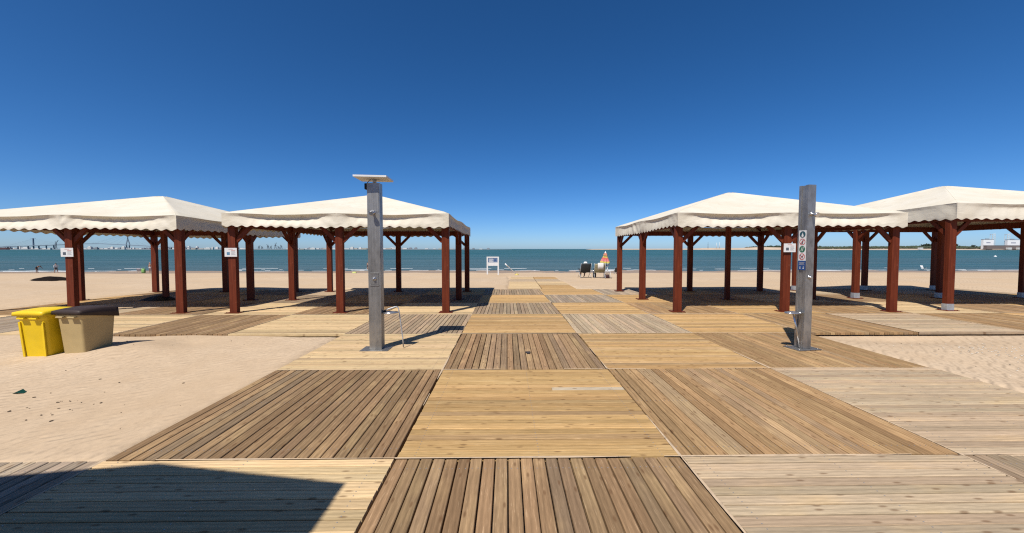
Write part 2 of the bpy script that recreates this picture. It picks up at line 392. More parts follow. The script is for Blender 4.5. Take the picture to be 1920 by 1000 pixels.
# ------------------------------------------------------------------ boardwalk: panels of planks laid in a checkerboard
def deck_z(y): return float(np.interp(y, PROF_Y, PROF_Z))
walk = tag(empty('boardwalk'), 'chequered boardwalk of square slatted pine panels laid on the sand', 'boardwalk', kind='structure')
NPL = 23; TH = 0.042
def plank_section(bm, L, w, y, z=0.0, x0=None, nails=False, jit=0.0):
    a, b = (-L / 2, L / 2) if x0 is None else x0
    c = 0.004; pr = [(-w / 2, -TH), (w / 2, -TH), (w / 2, -c), (w / 2 - c, 0), (-w / 2 + c, 0), (-w / 2, -c)]
    rings = [[bm.verts.new((x, y + p[0] + jit * s, z + p[1])) for p in pr] for x, s in ((a, -1), (b, 1))]
    n = len(pr)
    for k in range(n): bm.faces.new((rings[0][k], rings[1][k], rings[1][(k + 1) % n], rings[0][(k + 1) % n]))
    bm.faces.new(rings[0]); bm.faces.new(rings[1][::-1])
    if nails:
        for fx in (-0.44, 0.0, 0.44):
            for sy in (-0.26, 0.26):
                s = 0.0035; q = (fx * L, y + sy * w, z + 0.0012)
                if a < q[0] < b:
                    bm.faces.new([bm.verts.new((q[0] + i * s, q[1] + j * s, q[2])) for i, j in ((-1, -1), (1, -1), (1, 1), (-1, 1))]).material_index = 1
    bmesh.ops.recalc_face_normals(bm, faces=bm.faces)
plank_cache = {}
def plank_mesh(L, w, part='full'):
    key = (round(L, 3), round(w, 4), part)
    if key not in plank_cache:
        bm = bmesh.new()
        x0 = {'full': None, 'first': (-L / 2, L * 0.12), 'second': (L * 0.12 + 0.004, L / 2)}[part]
        plank_section(bm, L, w, 0, 0, x0, True); plank_cache[key] = mesh_of(bm, 'plank', [M_DECK, M_NAIL])
    return plank_cache[key]
bm = bmesh.new()
for fx in (-0.44, 0.0, 0.44): box(bm, fx * 2.0 - 0.035, fx * 2.0 + 0.035, -1.0, 1.0, -TH - 0.03, -TH - 0.001)
BEARERS = mesh_of(bm, 'panel', [M_BEARER])
far_cache = {}
def far_panel(Lx, Wy, variant, n=NPL):
    key = (round(Lx, 3), round(Wy, 3), variant)
    if key not in far_cache:
        rr = random.Random(variant * 31 + n); bm = bmesh.new(); p = Wy / n
        for i in range(n):
            plank_section(bm, Lx + rr.uniform(-0.012, 0.004), p - 0.0095 + rr.uniform(-0.0025, 0.002), -Wy / 2 + (i + 0.5) * p, rr.uniform(-0.003, 0.0), None, False, rr.uniform(-0.002, 0.002))
        far_cache[key] = mesh_of(bm, 'panel', [M_DECK, M_NAIL])
    return far_cache[key]
HONEY = (0.555, 0.355, 0.160); PALE = (0.67, 0.495, 0.285); BROWN = (0.320, 0.208, 0.116); GREY = (0.39, 0.295, 0.20); TAN = (0.385, 0.245, 0.125); GREYP = (0.53, 0.41, 0.28); SILVER = (0.41, 0.33, 0.25)
TONE = {(0, -3): GREY, (0, -2): SILVER, (0, -1): PALE, (0, 0): BROWN, (0, 1): GREYP, (0, 2): GREY, (1, -1): BROWN, (1, 0): HONEY, (1, 1): TAN, (1, 2): GREYP,
        (2, -1): PALE, (2, 0): BROWN, (2, 1): HONEY, (2, 2): TAN, (3, -1): GREY, (3, 0): HONEY, (3, 1): GREYP, (3, 2): HONEY, (3, 3): TAN, (3, 4): GREYP, (3, -2): PALE,
        (3, -3): BROWN, (3, -4): PALE, (3, -5): SILVER, (4, 0): GREY, (4, -1): PALE, (4, 1): HONEY, (4, 2): TAN, (4, 3): HONEY, (4, -2): BROWN, (4, -3): PALE, (5, 0): HONEY, (5, 1): SILVER, (5, 2): HONEY,
        (4, 5): PALE, (6, 0): GREY, (6, 1): HONEY, (6, 2): SILVER}
NEAR = {(0, k) for k in (-2, -1, 0, 1, 2)} | {(1, k) for k in (-1, 0, 1, 2)} | {(2, k) for k in (-1, 0, 1, 2)}
slope = math.atan(0.01)
for r in range(0, 7):
    for k in deck_cols(r):
        cx = X0 + (k + 0.5) * PX; cy = row_y(r) + PY / 2
        vert = (k + r) % 2 == 0
        tone = TONE.get((r, k)) or rng.choice([BROWN, TAN, GREY] if vert else [HONEY, HONEY, PALE, GREYP])
        tone = tuple(c * tv for c in tone) if (tv := rng.uniform(0.95, 1.05)) else tone
        Lp = (PY if vert else PX) - 0.014; Wp = (PX if vert else PY) - 0.010
        rz = (R(90) if vert else 0) + R(rng.uniform(-0.22, 0.22))
        loc = (cx + rng.uniform(-.006, .006), cy + rng.uniform(-.006, .006), deck_z(cy) + rng.uniform(-0.004, 0.003))
        if (r, k) in NEAR:
            p = link('panel', BEARERS, walk, loc, rz); p.color = (*tone, 1)
            pitch = Wp / NPL
            for i in range(NPL):
                w = pitch - 0.0090 + rng.choice((-0.002, 0, 0, 0.0015)); y = -Wp / 2 + (i + 0.5) * pitch
                tight = not vert
                if tight: w = pitch - 0.0080 + rng.choice((-0.003, 0, 0.0015))
                pieces = [('full', tone)]
                if (r, k) == (1, 0) and i == NPL - 8: pieces = [('first', tone), ('second', (0.56, 0.46, 0.34))]
                for part, tn in pieces:
                    q = link('plank', plank_mesh(Lp, w, part), p, (rng.uniform(-.0022, .0022), y + rng.uniform(-.001, .001), rng.uniform(-0.003, 0.001)), R(rng.uniform(-0.06, 0.06)))
                    q.rotation_euler[0] = R(rng.uniform(-1.2, 1.2)); q.color = (*tn, 1)
                    if part == 'second': q['label'] = 'paler newer board set into the honey coloured panel'
        else:
            p = link('panel', far_panel(Lp, Wp, rng.randrange(4)), walk, loc, rz); p.color = (*tone, 1)
            if r >= 4:
                if vert: p.rotation_euler[1] = slope
                else: p.rotation_euler[0] = -slope
for r in range(7, 11):
    for s, (xa, xb) in enumerate(STRIP):
        cx = (xa + xb) / 2 + (r - 7) * 0.05; cy = row_y(r) + PY / 2
        p = link('panel', far_panel(xb - xa, PY - 0.015, rng.randrange(3)), walk, (cx, cy, deck_z(cy) + 0.004), R(-1.2))
        p.color = (*rng.choice([PALE, GREYP, GREYP, HONEY] if r > 7 else [PALE, HONEY]), 1); p.rotation_euler[0] = -math.atan(0.015)

# blown sand caught in the seams between the panels
bm = bmesh.new(); sf = snoise(77, 14, 1.2, 14.0)
def seam(p, q, seed):
    n = int((Vector(q) - Vector(p)).length / 0.06); dx, dy = q[0] - p[0], q[1] - p[1]; L = math.hypot(dx, dy); nx_, ny_ = -dy / L, dx / L; prev = None
    for i in range(n + 1):
        t = i / n; x, y = p[0] + dx * t, p[1] + dy * t; w = 0.0075 * (0.7 + 0.75 * float(sf(x + seed * 3.1, y - seed * 1.7)))
        if w < 0.002: prev = None; continue
        w = min(w, 0.022); z = deck_z(y); cur = [bm.verts.new((x + nx_ * w * a, y + ny_ * w * a, z + h)) for a, h in ((-1, 0.0025), (0, 0.0055), (1, 0.0025))]
        if prev:
            for a in (0, 1): bm.faces.new((prev[a], prev[a + 1], cur[a + 1], cur[a]))
        prev = cur
for r in range(0, 7):
    ks = list(deck_cols(r))
    for k in ks: seam((X0 + k * PX, row_y(r)), (X0 + k * PX, row_y(r + 1)), r * 20 + k)
    if r: 
        both = [k for k in ks if k in deck_cols(r - 1)]
        for k in both: seam((X0 + k * PX, row_y(r)), (X0 + (k + 1) * PX, row_y(r)), r * 31 + k + 7)
bmesh.ops.recalc_face_normals(bm, faces=bm.faces)
tag(obj('seam_sand', bm, M_SAND, walk, smooth=True), kind='stuff')

# ------------------------------------------------------------------ pergolas
def bay(u):                     # 0 at posts, 1 half way between them; u runs 0..1 along a side with posts at 0, .5, 1
    return math.sin(2 * math.pi * u) ** 2
def canopy_mesh(hx, hy, ze, zp, seed):
    nz = snoise(seed, 12, 1.0, 5.0); N, Mr = 40, 18; bm = bmesh.new()
    corners = [(-hx, -hy), (hx, -hy), (hx, hy), (-hx, hy)]; per = []
    for s in range(4):
        a, b = corners[s], corners[(s + 1) % 4]
        for i in range(N):
            u = i / N; u = u + 0.03 * math.sin(4 * math.pi * u) / 2
            per.append((a[0] + (b[0] - a[0]) * u, a[1] + (b[1] - a[1]) * u, u))
    rings = []
    for j in range(1, Mr + 1):
        m = j / Mr; ring = []
        for x, y, u in per:
            edge = 4 * u * (1 - u)
            z = ze + (zp - ze) * (1 - m) - 0.055 * math.sin(math.pi * m) * edge - 0.035 * bay(u) * m ** 5 + 0.007 * nz(x * m, y * m) * edge
            if m > 0.93: z -= 0.010 * (m - 0.93) / 0.07
            ring.append(bm.verts.new((x * m, y * m, z)))
        rings.append(ring)
    top = bm.verts.new((0, 0, zp - 0.012)); n = len(per)
    for k in range(n): bm.faces.new((top, rings[0][k], rings[0][(k + 1) % n]))
    for a, b in zip(rings, rings[1:]):
        for k in range(n): bm.faces.new((a[k], b[k], b[(k + 1) % n], a[(k + 1) % n]))
    return mesh_of(bm, 'canopy', M_CANVAS, True)
def valance_mesh(L, ze, zb, seed, baggy=1.0, lobes=23, depth=0.11):
    """hangs in the local x-z plane, outward is -y"""
    g = random.Random(seed); nz = snoise(seed + 5, 14, 4.0, 26.0); n2_ = snoise(seed + 9, 8, 1.0, 4.0); bm = bmesh.new(); N, Mr = lobes * 7, 14; grid = []
    amp = [g.uniform(0.55, 1.25) for _ in range(3)]; amp = [min(a_, 1.0) for a_ in amp]; sk_ = [g.uniform(-0.10, 0.10) for _ in range(3)]
    for j in range(Mr + 1):
        v = j / Mr; row = []
        for i in range(N + 1):
            u = i / N; b = bay(min(1, max(0, u + sk_[0] * 0.4 * math.sin(2 * math.pi * u)))); A = amp[0 if u < 0.5 else 1] * baggy
            lob = 0.5 - 0.5 * math.cos(2 * math.pi * lobes * u)
            zbot = zb + 0.012 - 0.040 * lob + 0.012 * n2_(u * L, 0)
            ztop = ze - 0.035 * bay(u)
            z = ztop + (zbot - ztop) * v
            q1 = min(1, v / 0.22); q2 = min(1, max(0, (v - 0.22) / 0.68)); tuck = depth * A * b ** 0.65 * (q1 * q1 * (3 - 2 * q1)) * (1 - q2 * q2 * (3 - 2 * q2)) + 0.012 * q1
            flare = -0.030 * v * (0.3 + 0.7 * b)
            edge = math.sin(math.pi * u) ** 0.25 if 0 < u < 1 else 0
            fold = 0.009 * nz(u * L + (v - .5) * 0.35 * (1 if u % .5 < .25 else -1), v * 0.10) * math.sin(math.pi * (0.12 + 0.88 * v)) ** 0.5 * edge * (0.35 + 0.9 * (1 - b))
            wav = 0.004 * math.cos(2 * math.pi * lobes * u) * v ** 3
            row.append(bm.verts.new((-L / 2 + u * L, (tuck * edge + flare * edge + fold + wav * edge), z)))
        grid.append(row)
    for a, b in zip(grid, grid[1:]):
        for i in range(N): bm.faces.new((a[i], b[i], b[i + 1], a[i + 1]))
    return mesh_of(bm, 'valance', M_CANVAS, True)
def post_mesh(w, d, z0, z1):
    bm = bmesh.new(); box(bm, -w / 2, w / 2, -d / 2, d / 2, z0, z1, 0.006); return mesh_of(bm, 'post', M_RED)
def plate_mesh(w, d, galv):
    bm = bmesh.new()
    box(bm, -w / 2 - 0.075, w / 2 + 0.075, -d / 2 - 0.07, d / 2 + 0.07, 0.002, 0.014, 0.003, 0)
    for sx in (-1, 1):
        for sy in (-1, 1): lathe(bm, [(0.012, 0.0135), (0.012, 0.026), (0.006, 0.028)], 8, (sx * (w / 2 + 0.045), sy * (d / 2 + 0.04), 0), 0)
    if galv: box(bm, -w / 2 - 0.006, w / 2 + 0.006, -d / 2 - 0.006, d / 2 + 0.006, 0.013, 0.17, 0.003, 1)
    return mesh_of(bm, 'base_plate', [M_RED, M_GALV])
def pergola(label, x, y, sx, sy, ze, zb, zp, rz, seed, galv=False, beam_z=(2.02, 2.18), baggy=1.0):
    """x, y: the front left post; sx, sy: post spacing"""
    W, D = 0.172, 0.11
    root = empty('pergola', (x + sx, y + sy, deck_z(y + sy)), rz); root.rotation_euler[0] = -slope * 0.8
    tag(root, label, 'pergola', 'timber pergolas with cream canvas roofs')
    z0 = 0.013
    pm = post_mesh(W, D, z0, beam_z[1]); plm = plate_mesh(W, D, galv)
    cm = post_mesh(W * 0.72, D, z0, zp - 0.12)
    for i in (-1, 0, 1):
        for j in (-1, 0, 1):
            c = i == 0 and j == 0
            po = link('post', cm if c else pm, root, (i * sx, j * sy, 0), R((i * 7 + j * 5 + seed) % 5 - 2) * 0.4); link('base_plate', plm, po)
    z_a, z_b = beam_z; hw = 0.045
    bm = bmesh.new(); box(bm, -sx, sx, -hw, hw, z_a, z_b - 0.002, 0.004); m1 = mesh_of(bm, 'beam', M_RED)
    bm = bmesh.new(); box(bm, -sy, sy, -hw, hw, z_a + 0.004, z_b + 0.003, 0.004); m2 = mesh_of(bm, 'beam', M_RED)
    for j in (-1, 1): link('beam', m1, root, (0, j * sy, 0))
    for i in (-1, 1): link('beam', m2, root, (i * sx, 0, 0), R(90))
    bm = bmesh.new(); beam(bm, (0.08, 0, zp - 0.16), (math.hypot(sx, sy) - 0.13, 0, z_b + 0.06), 0.07, 0.11); m3 = mesh_of(bm, 'rafter', M_RED)
    for a in (45, 135, 225, 315): link('rafter', m3, root, (0, 0, 0), R(a) if sx == sy else math.atan2(sy * (1 if a < 180 else -1), sx * (1 if a in (45, 315) else -1)))
    br = 0.40; bm = bmesh.new(); beam(bm, (W / 2 - 0.01, 0, z_a - br + 0.06), (W / 2 + br - 0.04, 0, z_a + 0.03), 0.055, 0.085); m4 = mesh_of(bm, 'brace', M_RED)
    bm = bmesh.new(); beam(bm, (D / 2 - 0.01, 0, z_a - br + 0.06), (D / 2 + br - 0.04, 0, z_a + 0.03), 0.055, 0.085); m5 = mesh_of(bm, 'brace', M_RED)
    for i in (-1, 0, 1):
        for j in (-1, 0, 1):
            if i == 0 and j == 0: continue
            if j != 0:                        # along x under the front and back beams
                for s in (-1, 1):
                    if -1 <= i + s <= 1: link('brace', m4, root, (i * sx, j * sy, 0), 0 if s > 0 else R(180))
            if i != 0:
                for s in (-1, 1):
                    if -1 <= j + s <= 1: link('brace', m5, root, (i * sx, j * sy, 0), R(90) * s)
    ov = 0.20; hx, hy = sx + 0.108, sy + ov
    ca = link('canopy', canopy_mesh(hx, hy, ze, zp, seed), root)
    for a, b in ((-1, -1), (1, -1), (1, 1), (-1, 1)):          # sewn seam along each hip
        bm = bmesh.new(); prev = None; px_, py_ = hy * 0.035 / hx, 0.035
        for j in range(19):
            m = 0.02 + 0.98 * j / 18; z = ze + (zp - ze) * (1 - m) + 0.004 - (0.012 if m > 0.99 else 0)
            k_ = 0.022 / math.hypot(hx, hy)
            row = [bm.verts.new((a * hx * m + b * -hy * k_ * q * a * b, b * hy * m + hx * k_ * q, z - (0.012 if q else 0))) for q in (-1, 0, 1)]
            if prev:
                for q in (0, 1): bm.faces.new((prev[q], prev[q + 1], row[q + 1], row[q]))
            prev = row
        bmesh.ops.recalc_face_normals(bm, faces=bm.faces); obj('seam', bm, M_CANVAS, ca, smooth=True)
    for s, (cx, cy, a, L) in enumerate(((0, -hy, 0, 2 * hx), (hx, 0, 90, 2 * hy), (0, hy, 180, 2 * hx), (-hx, 0, -90, 2 * hy))):
        link('valance', valance_mesh(L, ze - 0.010, zb, seed * 10 + s, baggy, 23, 0.118 if s % 2 == 0 else 0.035), ca, (cx, cy, 0), R(a))
    return root
pergola('cream canopied pergola standing beside the yellow bin', -12.64, 9.08, 2.50, 2.44, 2.28, 1.965, 3.09, 0, 21)
pergola('cream canopied pergola directly behind the shower with the solar panel', -6.40, 9.08, 2.48, 2.44, 2.33, 2.015, 3.13, 0, 22)
pergola('cream canopied pergola behind the shower with pictogram stickers', 4.11, 9.08, 2.585, 2.44, 2.36, 2.03, 3.23, R(-0.5), 23)
pergola('taller cream canopied pergola on galvanised post feet', 10.80, 9.2, 2.64, 2.5, 2.61, 2.22, 3.47, 0, 24, True, (2.17, 2.36), 0.3)

# notices screwed to three of the posts
M_INK = plain('grey print', (0.42, 0.42, 0.43), 0.6); M_REDINK = plain('red print', (0.62, 0.22, 0.18), 0.6); M_BLUEINK = plain('blue print', (0.10, 0.24, 0.38), 0.6); M_DARKINK = plain('dark print', (0.08, 0.10, 0.13), 0.6)
def notice(x, y, z, sq, label):
    bm = bmesh.new(); box(bm, -0.142, 0.142, -0.004, 0.004, -0.102, 0.102, 0.003)
    o = obj('notice', bm, M_WHITE, None, (x, y, z)); tag(o, label, 'notice', 'notices on the pergola posts')
    bm = bmesh.new()
    box(bm, -0.09, -0.022, -0.0062, -0.005, -0.06, 0.005, 0, 0)
    for zz, xa, xb, m in ((0.075, -0.05, 0.05, 2), (0.045, 0.01, 0.105, 2), (0.018, 0.01, 0.10, 1), (-0.008, 0.01, 0.11, 1), (-0.03, 0.01, 0.085, 1), (-0.052, 0.01, 0.105, 1)):
        box(bm, xa, xb, -0.0062, -0.005, zz - 0.0045, zz + 0.0045, 0, m)
    obj('print', bm, [sq, M_INK, M_REDINK], o)
notice(-10.14, 9.005, 1.42, M_DARKINK, 'white notice with a dark square on the post behind the bins')
notice(-6.40, 9.005, 1.42, M_BLUEINK, 'white notice with a blue square on the corner post nearest the solar shower')
notice(6.69, 8.995, 1.525, M_DARKINK, 'white notice on the post just beside the pictogram shower')

# ------------------------------------------------------------------ showers
def shower_head(parent, z, y, tilt=0.0):
    bm = bmesh.new(); lathe(bm, [(0.034, 0.0), (0.034, -0.008), (0.020, -0.012), (0.018, -0.04), (0.026, -0.055), (0.034, -0.07), (0.036, -0.095), (0.030, -0.10)], 18, (0, 0, 0), 0, 'y')
    o = obj('shower_head', bm, M_CHROME, parent, (0, y, z)); o.rotation_euler = (R(12), 0, 0); return o
def push_button(parent, z, y):
    bm = bmesh.new(); lathe(bm, [(0.030, 0.0), (0.030, -0.008), (0.018, -0.010), (0.017, -0.030), (0.012, -0.034)], 16, (0, 0, 0), 0, 'y')
    return obj('push_button', bm, M_CHROME, parent, (0, y, z))
def foot_rest(parent, x, y, z, s):
    """an oval perforated tray reaching out sideways, s = -1 left, 1 right"""
    bm = bmesh.new(); n = 28; top, inn, bot = [], [], []
    for k in range(n):
        a = 2 * math.pi * k / n; ex, ey = 0.125 * math.cos(a), 0.085 * math.sin(a)
        top.append(bm.verts.new((ex, ey, 0.010))); inn.append(bm.verts.new((ex * 0.86, ey * 0.86, 0.004))); bot.append(bm.verts.new((ex * 0.97, ey * 0.97, -0.012)))
    for k in range(n):
        q = (k + 1) % n
        bm.faces.new((top[k], top[q], inn[q], inn[k])); bm.faces.new((bot[k], bot[q], top[q], top[k]))
    ce = bm.verts.new((0, 0, 0.002)); cb = bm.verts.new((0, 0, -0.016))
    for k in range(n):
        q = (k + 1) % n
        bm.faces.new((inn[k], inn[q], ce)); bm.faces.new((bot[q], bot[k], cb))
    bmesh.ops.recalc_face_normals(bm, faces=bm.faces)
    o = obj('foot_rest', bm, M_CHROME, parent, (x, y, z), smooth=True)
    bm = bmesh.new(); tube(bm, [(-s * 0.21, 0, -0.004), (-s * 0.10, 0, -0.004)], 0.016, 10)
    obj('bracket', bm, M_CHROME, o)
    return o
# left shower with solar panel
W, D, HT = 0.182, 0.145, 2.46
ls = empty('beach_shower', (-1.945, 5.735, 0)); tag(ls, 'steel beach shower column with a solar panel on top', 'shower', 'beach showers on the boardwalk')
bm = bmesh.new(); box(bm, -W / 2, W / 2, -D / 2, D / 2, 0.012, HT, 0.006); obj('column', bm, M_STEEL, ls)
bm = bmesh.new(); box(bm, -W / 2 + 0.012, W / 2 - 0.012, -D / 2 - 0.004, -D / 2 - 0.0005, HT - 0.42, HT - 0.05, 0.001); obj('front_panel', bm, M_STEEL, ls)
bm = bmesh.new(); box(bm, -W / 2 + 0.035, W / 2 - 0.030, -D / 2 - 0.005, -D / 2 - 0.0005, 0.98, 1.13, 0.001)
box(bm, -W / 2 + 0.03, W / 2 - 0.025, -D / 2 - 0.008, -D / 2 - 0.0005, 1.133, 1.150, 0.002); box(bm, -W / 2 + 0.03, W / 2 - 0.025, -D / 2 - 0.008, -D / 2 - 0.0005, 0.955, 0.972, 0.002)
obj('access_panel', bm, M_STEEL, ls)
bm = bmesh.new(); box(bm, -0.21, 0.20, -0.16, 0.12, 0.002, 0.011, 0.002); obj('base_plate', bm, M_STEEL, ls)
shower_head(ls, 2.03, -D / 2); push_button(ls, 1.06, -D / 2 - 0.005)
bm = bmesh.new(); tube(bm, [(0, 0, HT - 0.005), (0, 0, HT + 0.062)], 0.028, 12); tube(bm, [(-0.08, -0.02, HT - 0.06), (-0.10, -0.02, HT + 0.01), (-0.06, 0, HT + 0.06)], 0.006, 8); obj('panel_mount', bm, M_GALV, ls)
sp = empty('solar_panel', (0.0, 0.0, HT + 0.075)); sp.parent = ls
bm = bmesh.new(); box(bm, -0.245, 0.225, -0.20, 0.20, -0.013, 0.013, 0.002); obj('panel_frame', bm, M_WHITE, sp)
bm = bmesh.new(); box(bm, -0.228, 0.208, -0.183, 0.183, 0.0135, 0.017); obj('solar_cells', bm, plain('solar cells', (0.01, 0.014, 0.04), 0.15), sp)
sp.rotation_euler = (R(-0.6), R(0.8), R(2))
bm = bmesh.new(); box(bm, -W / 2 - 0.045, -W / 2 - 0.001, -0.05, 0.03, HT - 0.09, HT + 0.0, 0.012); obj('sensor_box', bm, M_BLACK, ls)
foot_rest(ls, W / 2 + 0.10, 0.03, 0.545, 1)
bm = bmesh.new(); tube(bm, [(W / 2 - 0.01, 0.02, 0.56), (W / 2 + 0.08, 0.03, 0.60), (W / 2 + 0.16, 0.04, 0.625), (W / 2 + 0.195, 0.045, 0.632), (W / 2 + 0.218, 0.05, 0.61), (W / 2 + 0.23, 0.05, 0.55), (W / 2 + 0.275, 0.06, 0.16), (W / 2 + 0.285, 0.06, 0.012)], 0.009, 10)
obj('foot_tap_pipe', bm, M_GALV, ls)
bm = bmesh.new(); lathe(bm, [(0.022, 0), (0.022, 0.02), (0.014, 0.03)], 12, (W / 2 + 0.012, 0.02, 0.56), 0, 'x'); obj('tap', bm, M_BLACK, ls)
# right shower with sticker strip, turned a little
rs = empty('beach_shower', (4.465, 5.68, 0), R(8)); tag(rs, 'steel beach shower column with round pictogram stickers down one side', 'shower', 'beach showers on the boardwalk')
W, D, HT = 0.126, 0.160, 2.44
bm = bmesh.new(); box(bm, -W / 2, W / 2, -D / 2, -D / 2 + 0.05, 0.012, HT, 0.004); box(bm, -W / 2 + 0.014, W / 2 - 0.003, -D / 2 + 0.0495, D / 2 - 0.04, 0.012, HT - 0.004); box(bm, -W / 2, W / 2, D / 2 - 0.0405, D / 2, 0.012, HT, 0.004)
obj('column', bm, M_STEEL, rs)
bm = bmesh.new(); box(bm, -0.20, 0.19, -0.14, 0.14, 0.002, 0.011, 0.002)
for sx in (-0.16, 0.15):
    for sy in (-0.11, 0.11): lathe(bm, [(0.012, 0.0105), (0.012, 0.022), (0.007, 0.024)], 8, (sx, sy, 0))
obj('base_plate', bm, M_STEEL, rs)
shower_head(rs, 2.01, -D / 2); push_button(rs, 1.08, -D / 2)
fr = foot_rest(rs, -W / 2 - 0.115, 0.0, 0.545, -1)
bm = bmesh.new(); tube(bm, [(-W / 2 - 0.11, 0.0, 0.525), (-W / 2 - 0.055, -0.01, 0.30), (-W / 2 - 0.006, -0.02, 0.02)], 0.012, 10); obj('strut', bm, M_CHROME, rs)
# sticker strip on the left side: lies in the y-z plane facing -x
SX = -W / 2 - 0.0015
st = empty('sticker_strip', (SX, -D / 2 + 0.012, 0)); st.parent = rs
def ngon_plate(bm, cy, cz, r, x, n=24, mi=0, r0=0.0):
    vo = [bm.verts.new((x, cy + r * math.cos(2 * math.pi * k / n), cz + r * math.sin(2 * math.pi * k / n))) for k in range(n)]
    if r0 <= 0: bm.faces.new(vo).material_index = mi; return
    vi = [bm.verts.new((x, cy + r0 * math.cos(2 * math.pi * k / n), cz + r0 * math.sin(2 * math.pi * k / n))) for k in range(n)]
    for k in range(n): bm.faces.new((vo[k], vo[(k + 1) % n], vi[(k + 1) % n], vi[k])).material_index = mi
def poly_plate(bm, pts, x, mi=0): bm.faces.new([bm.verts.new((x, p[0], p[1])) for p in pts]).material_index = mi
M_TEAL = plain('dark teal print', (0.02, 0.09, 0.12), 0.5); M_GREEN = plain('green print', (0.02, 0.16, 0.09), 0.5); M_RED2 = plain('red sign print', (0.55, 0.06, 0.05), 0.5); M_BLUE = plain('blue sign print', (0.015, 0.07, 0.25), 0.5)
sm = [M_WHITE, M_TEAL, M_RED2, M_GREEN, M_BLUE, M_INK, M_DARKINK]
yb0, yb1 = 0.0, 0.122; yc = 0.061
bm = bmesh.new(); box(bm, -0.001, 0.001, yb0, yb1, 1.325, 1.775); obj('sticker_sheet', bm, sm, st)
def sticker(cz, ring, fig, ring_fill=False):
    bm = bmesh.new()
    if ring_fill: ngon_plate(bm, yc, cz, 0.048, -0.0025, mi=ring)
    else: ngon_plate(bm, yc, cz, 0.048, -0.0025, mi=ring, r0=0.039)
    fig(bm, cz); obj('pictogram', bm, sm, st)
def drop(bm, cz):
    pts = [(yc + 0.022 * math.sin(t) * (0.5 - 0.5 * math.cos(t)) * 1.2, cz - 0.004 + 0.034 * math.cos(t)) for t in np.linspace(0, 2 * math.pi, 20, endpoint=False)]
    poly_plate(bm, [(2 * yc - p[0], p[1]) for p in pts], -0.0032, 0)
def slash(bm, cz, mi=2): poly_plate(bm, [(yc - 0.031, cz + 0.025), (yc - 0.025, cz + 0.031), (yc + 0.031, cz - 0.025), (yc + 0.025, cz - 0.031)], -0.0040, mi)
def bottle(bm, cz):
    poly_plate(bm, [(yc - 0.011, cz - 0.028), (yc + 0.011, cz - 0.028), (yc + 0.011, cz + 0.006), (yc + 0.004, cz + 0.014), (yc + 0.004, cz + 0.026), (yc - 0.004, cz + 0.026), (yc - 0.004, cz + 0.014), (yc - 0.011, cz + 0.006)], -0.0032, 6); slash(bm, cz)
def hand(bm, cz):
    for q in (-0.012, 0.010):
        poly_plate(bm, [(yc + q - 0.014, cz + 0.030), (yc + q - 0.006, cz + 0.030), (yc + q + 0.014, cz - 0.028), (yc + q + 0.006, cz - 0.028)], -0.0032, 0)
def dog(bm, cz):
    for a, b, c, d in ((-0.020, 0.016, -0.008, 0.008), (-0.020, -0.012, -0.026, -0.008), (0.008, 0.016, -0.026, -0.008), (0.012, 0.028, 0.008, 0.022)):
        poly_plate(bm, [(yc + a, cz + c), (yc + b, cz + c), (yc + b, cz + d), (yc + a, cz + d)], -0.0032, 6)
    slash(bm, cz)
sticker(1.715, 1, drop, True); sticker(1.605, 2, bottle); sticker(1.495, 3, hand, True); sticker(1.385, 2, dog)
bm = bmesh.new(); box(bm, -0.0012, 0.001, yb0, yb1, 1.185, 1.3235)
obj('blue_sticker', bm, M_BLUE, st)
bm = bmesh.new()
for zz, l in ((1.295, 0.09), (1.278, 0.075), (1.262, 0.09)): poly_plate(bm, [(yc - l / 2, zz), (yc + l / 2, zz), (yc + l / 2, zz + 0.006), (yc - l / 2, zz + 0.006)], -0.0025, 5)
for q in (-0.028, 0.026):
    ngon_plate(bm, yc + q, 1.232, 0.007, -0.0025, 10, 0); poly_plate(bm, [(yc + q - 0.010, 1.205), (yc + q + 0.012, 1.205), (yc + q + 0.005, 1.222), (yc + q - 0.006, 1.222)], -0.0025, 0)
obj('print', bm, sm, st)

